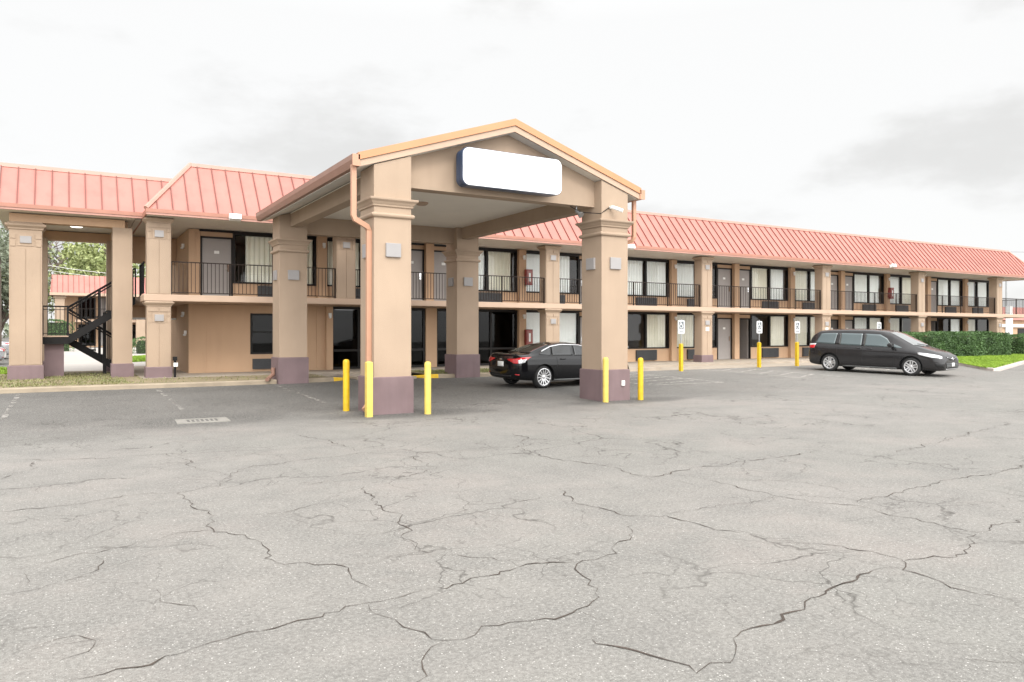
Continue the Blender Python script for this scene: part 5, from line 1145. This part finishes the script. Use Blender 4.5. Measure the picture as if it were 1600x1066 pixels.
for x in (1.2, 5.1, 7.3, 10.2):
    for z in (.3, 2.95):
        b = MB(); b.box(x, x + 1.5, 84.74, 84.8, z, z + 2.1); f_ = fp('window', b, bronze); b = MB(); b.box(x + .12, x + 1.38, 84.72, 84.74, z + .1, z + 2.0); obj('pane', b, darkglass if x < 5 else glass, f_)
for x in (3.0, 9.2):
    for z in (.3, 2.95): b = MB(); b.box(x, x + .95, 84.74, 84.8, z, z + 2.1); fp('door', b, doorm)
b = MB(); b.box(-.2, 18, 82.5, 82.54, 3.85, 3.9)
for i in range(90): b.box(-.1 + i * .2, -.08 + i * .2, 82.51, 82.53, 2.85, 3.85)
fp('railing', b, railm)
# low annex past the right end of the wing
an = thing('annex_building', 'low beige annex with pink roof and white band past the right end', 'building', (105, 48, 0))
b = MB(); b.box(92, 130, 47, 60, .1, 3.1); obj('wall', b, stucco_wall, an); b = MB(); b.box(91.8, 130, 46.7, 47, 2.25, 2.6); obj('white_band', b, whitem, an)
b = MB(); b.prism([(46.4, 3.1), (47.6, 4.7), (60, 4.7), (60, 3.1)], 'x', 91.5, 131); q = obj('roof', b, roofm, an)
b = MB(); b.box(97, 98.2, 46.94, 47.0, .2, 2.2); obj('door', b, doorm, an)
for x in (100, 104, 108): b = MB(); b.box(x, x + 1.6, 46.94, 47.0, .9, 2.1); obj('window', b, bronze, an)
# light pole and white post beyond the right end
lp = thing('light_pole', 'twin headed parking lot light pole beyond the right end of the walkway', 'street lamp', (86, 41.5, 0))
b = MB(); b.tube([(86, 41.5, .1), (86, 41.5, 8.6)], .09, 8); obj('pole', b, greym, lp)
for s in (-1, 1): b = MB(); b.box(86 + s * .2 - .0, 86 + s * 1.1, 41.3, 41.7, 8.5, 8.7) if s > 0 else b.box(84.9, 85.8, 41.3, 41.7, 8.5, 8.7); obj('lamp_head', b, greym, lp)
b = MB(); b.box(85.75, 86.25, 41.0, 41.45, .1, 4.4); wp_ = obj('white_post', b, whitem, None); tag(wp_, 'broad white post standing below the twin headed light pole', 'post')
# utility poles and cables
up_ = thing('utility_pole', 'thin pale pole standing among the trees at the left edge', 'pole', (-4.2, 62, 0)); b = MB(); b.tube([(-4.05, 62, .1), (-4.05, 62, 7.4)], .09, 8); obj('pole', b, whitem, up_)
for k, (za, zb) in enumerate(((10.4, 8.6), (9.8, 8.2))):
    b = MB(); b.tube([(-9 + 26 * i / 14, 96 - .2 * i, za + (zb - za) * i / 14 - 1.3 * math.sin(math.pi * i / 14)) for i in range(15)], .022, 5)
    tag(obj('power_cable', b, whitem), ['upper pale overhead cable crossing the trees in the tower opening', 'lower pale overhead cable crossing the trees in the tower opening'][k], 'cable')
b = MB(); b.tube([(123 + 6.5 * i, 66.3 - 3.9 * i, 14.6 - .4 * math.sin(math.pi * i / 10)) for i in range(11)], .025, 5); tag(obj('power_cable', b, wirem), 'thin grey overhead cable in the sky above the right end of the roof', 'cable')
# wooded skyline far off
rr = random.Random(77); mb = MB(); pts = []
for _ in range(9000):
    a = rr.uniform(-38, 75); D = rr.uniform(205, 235); xx = D * math.sin(R(a)); yy_ = D * math.cos(R(a)); hh = 5.5 + 2 * math.sin(a * .9) + 1.4 * math.sin(a * 2.7); pts.append((xx, yy_, rr.uniform(0, 1) ** .7 * hh))
leaf_quads(mb, pts, .9, rr); o = obj('woods', mb, greyleaf); o['kind'] = 'stuff'; o['label'] = 'far line of grey green woods along the horizon'; o['category'] = 'woods'
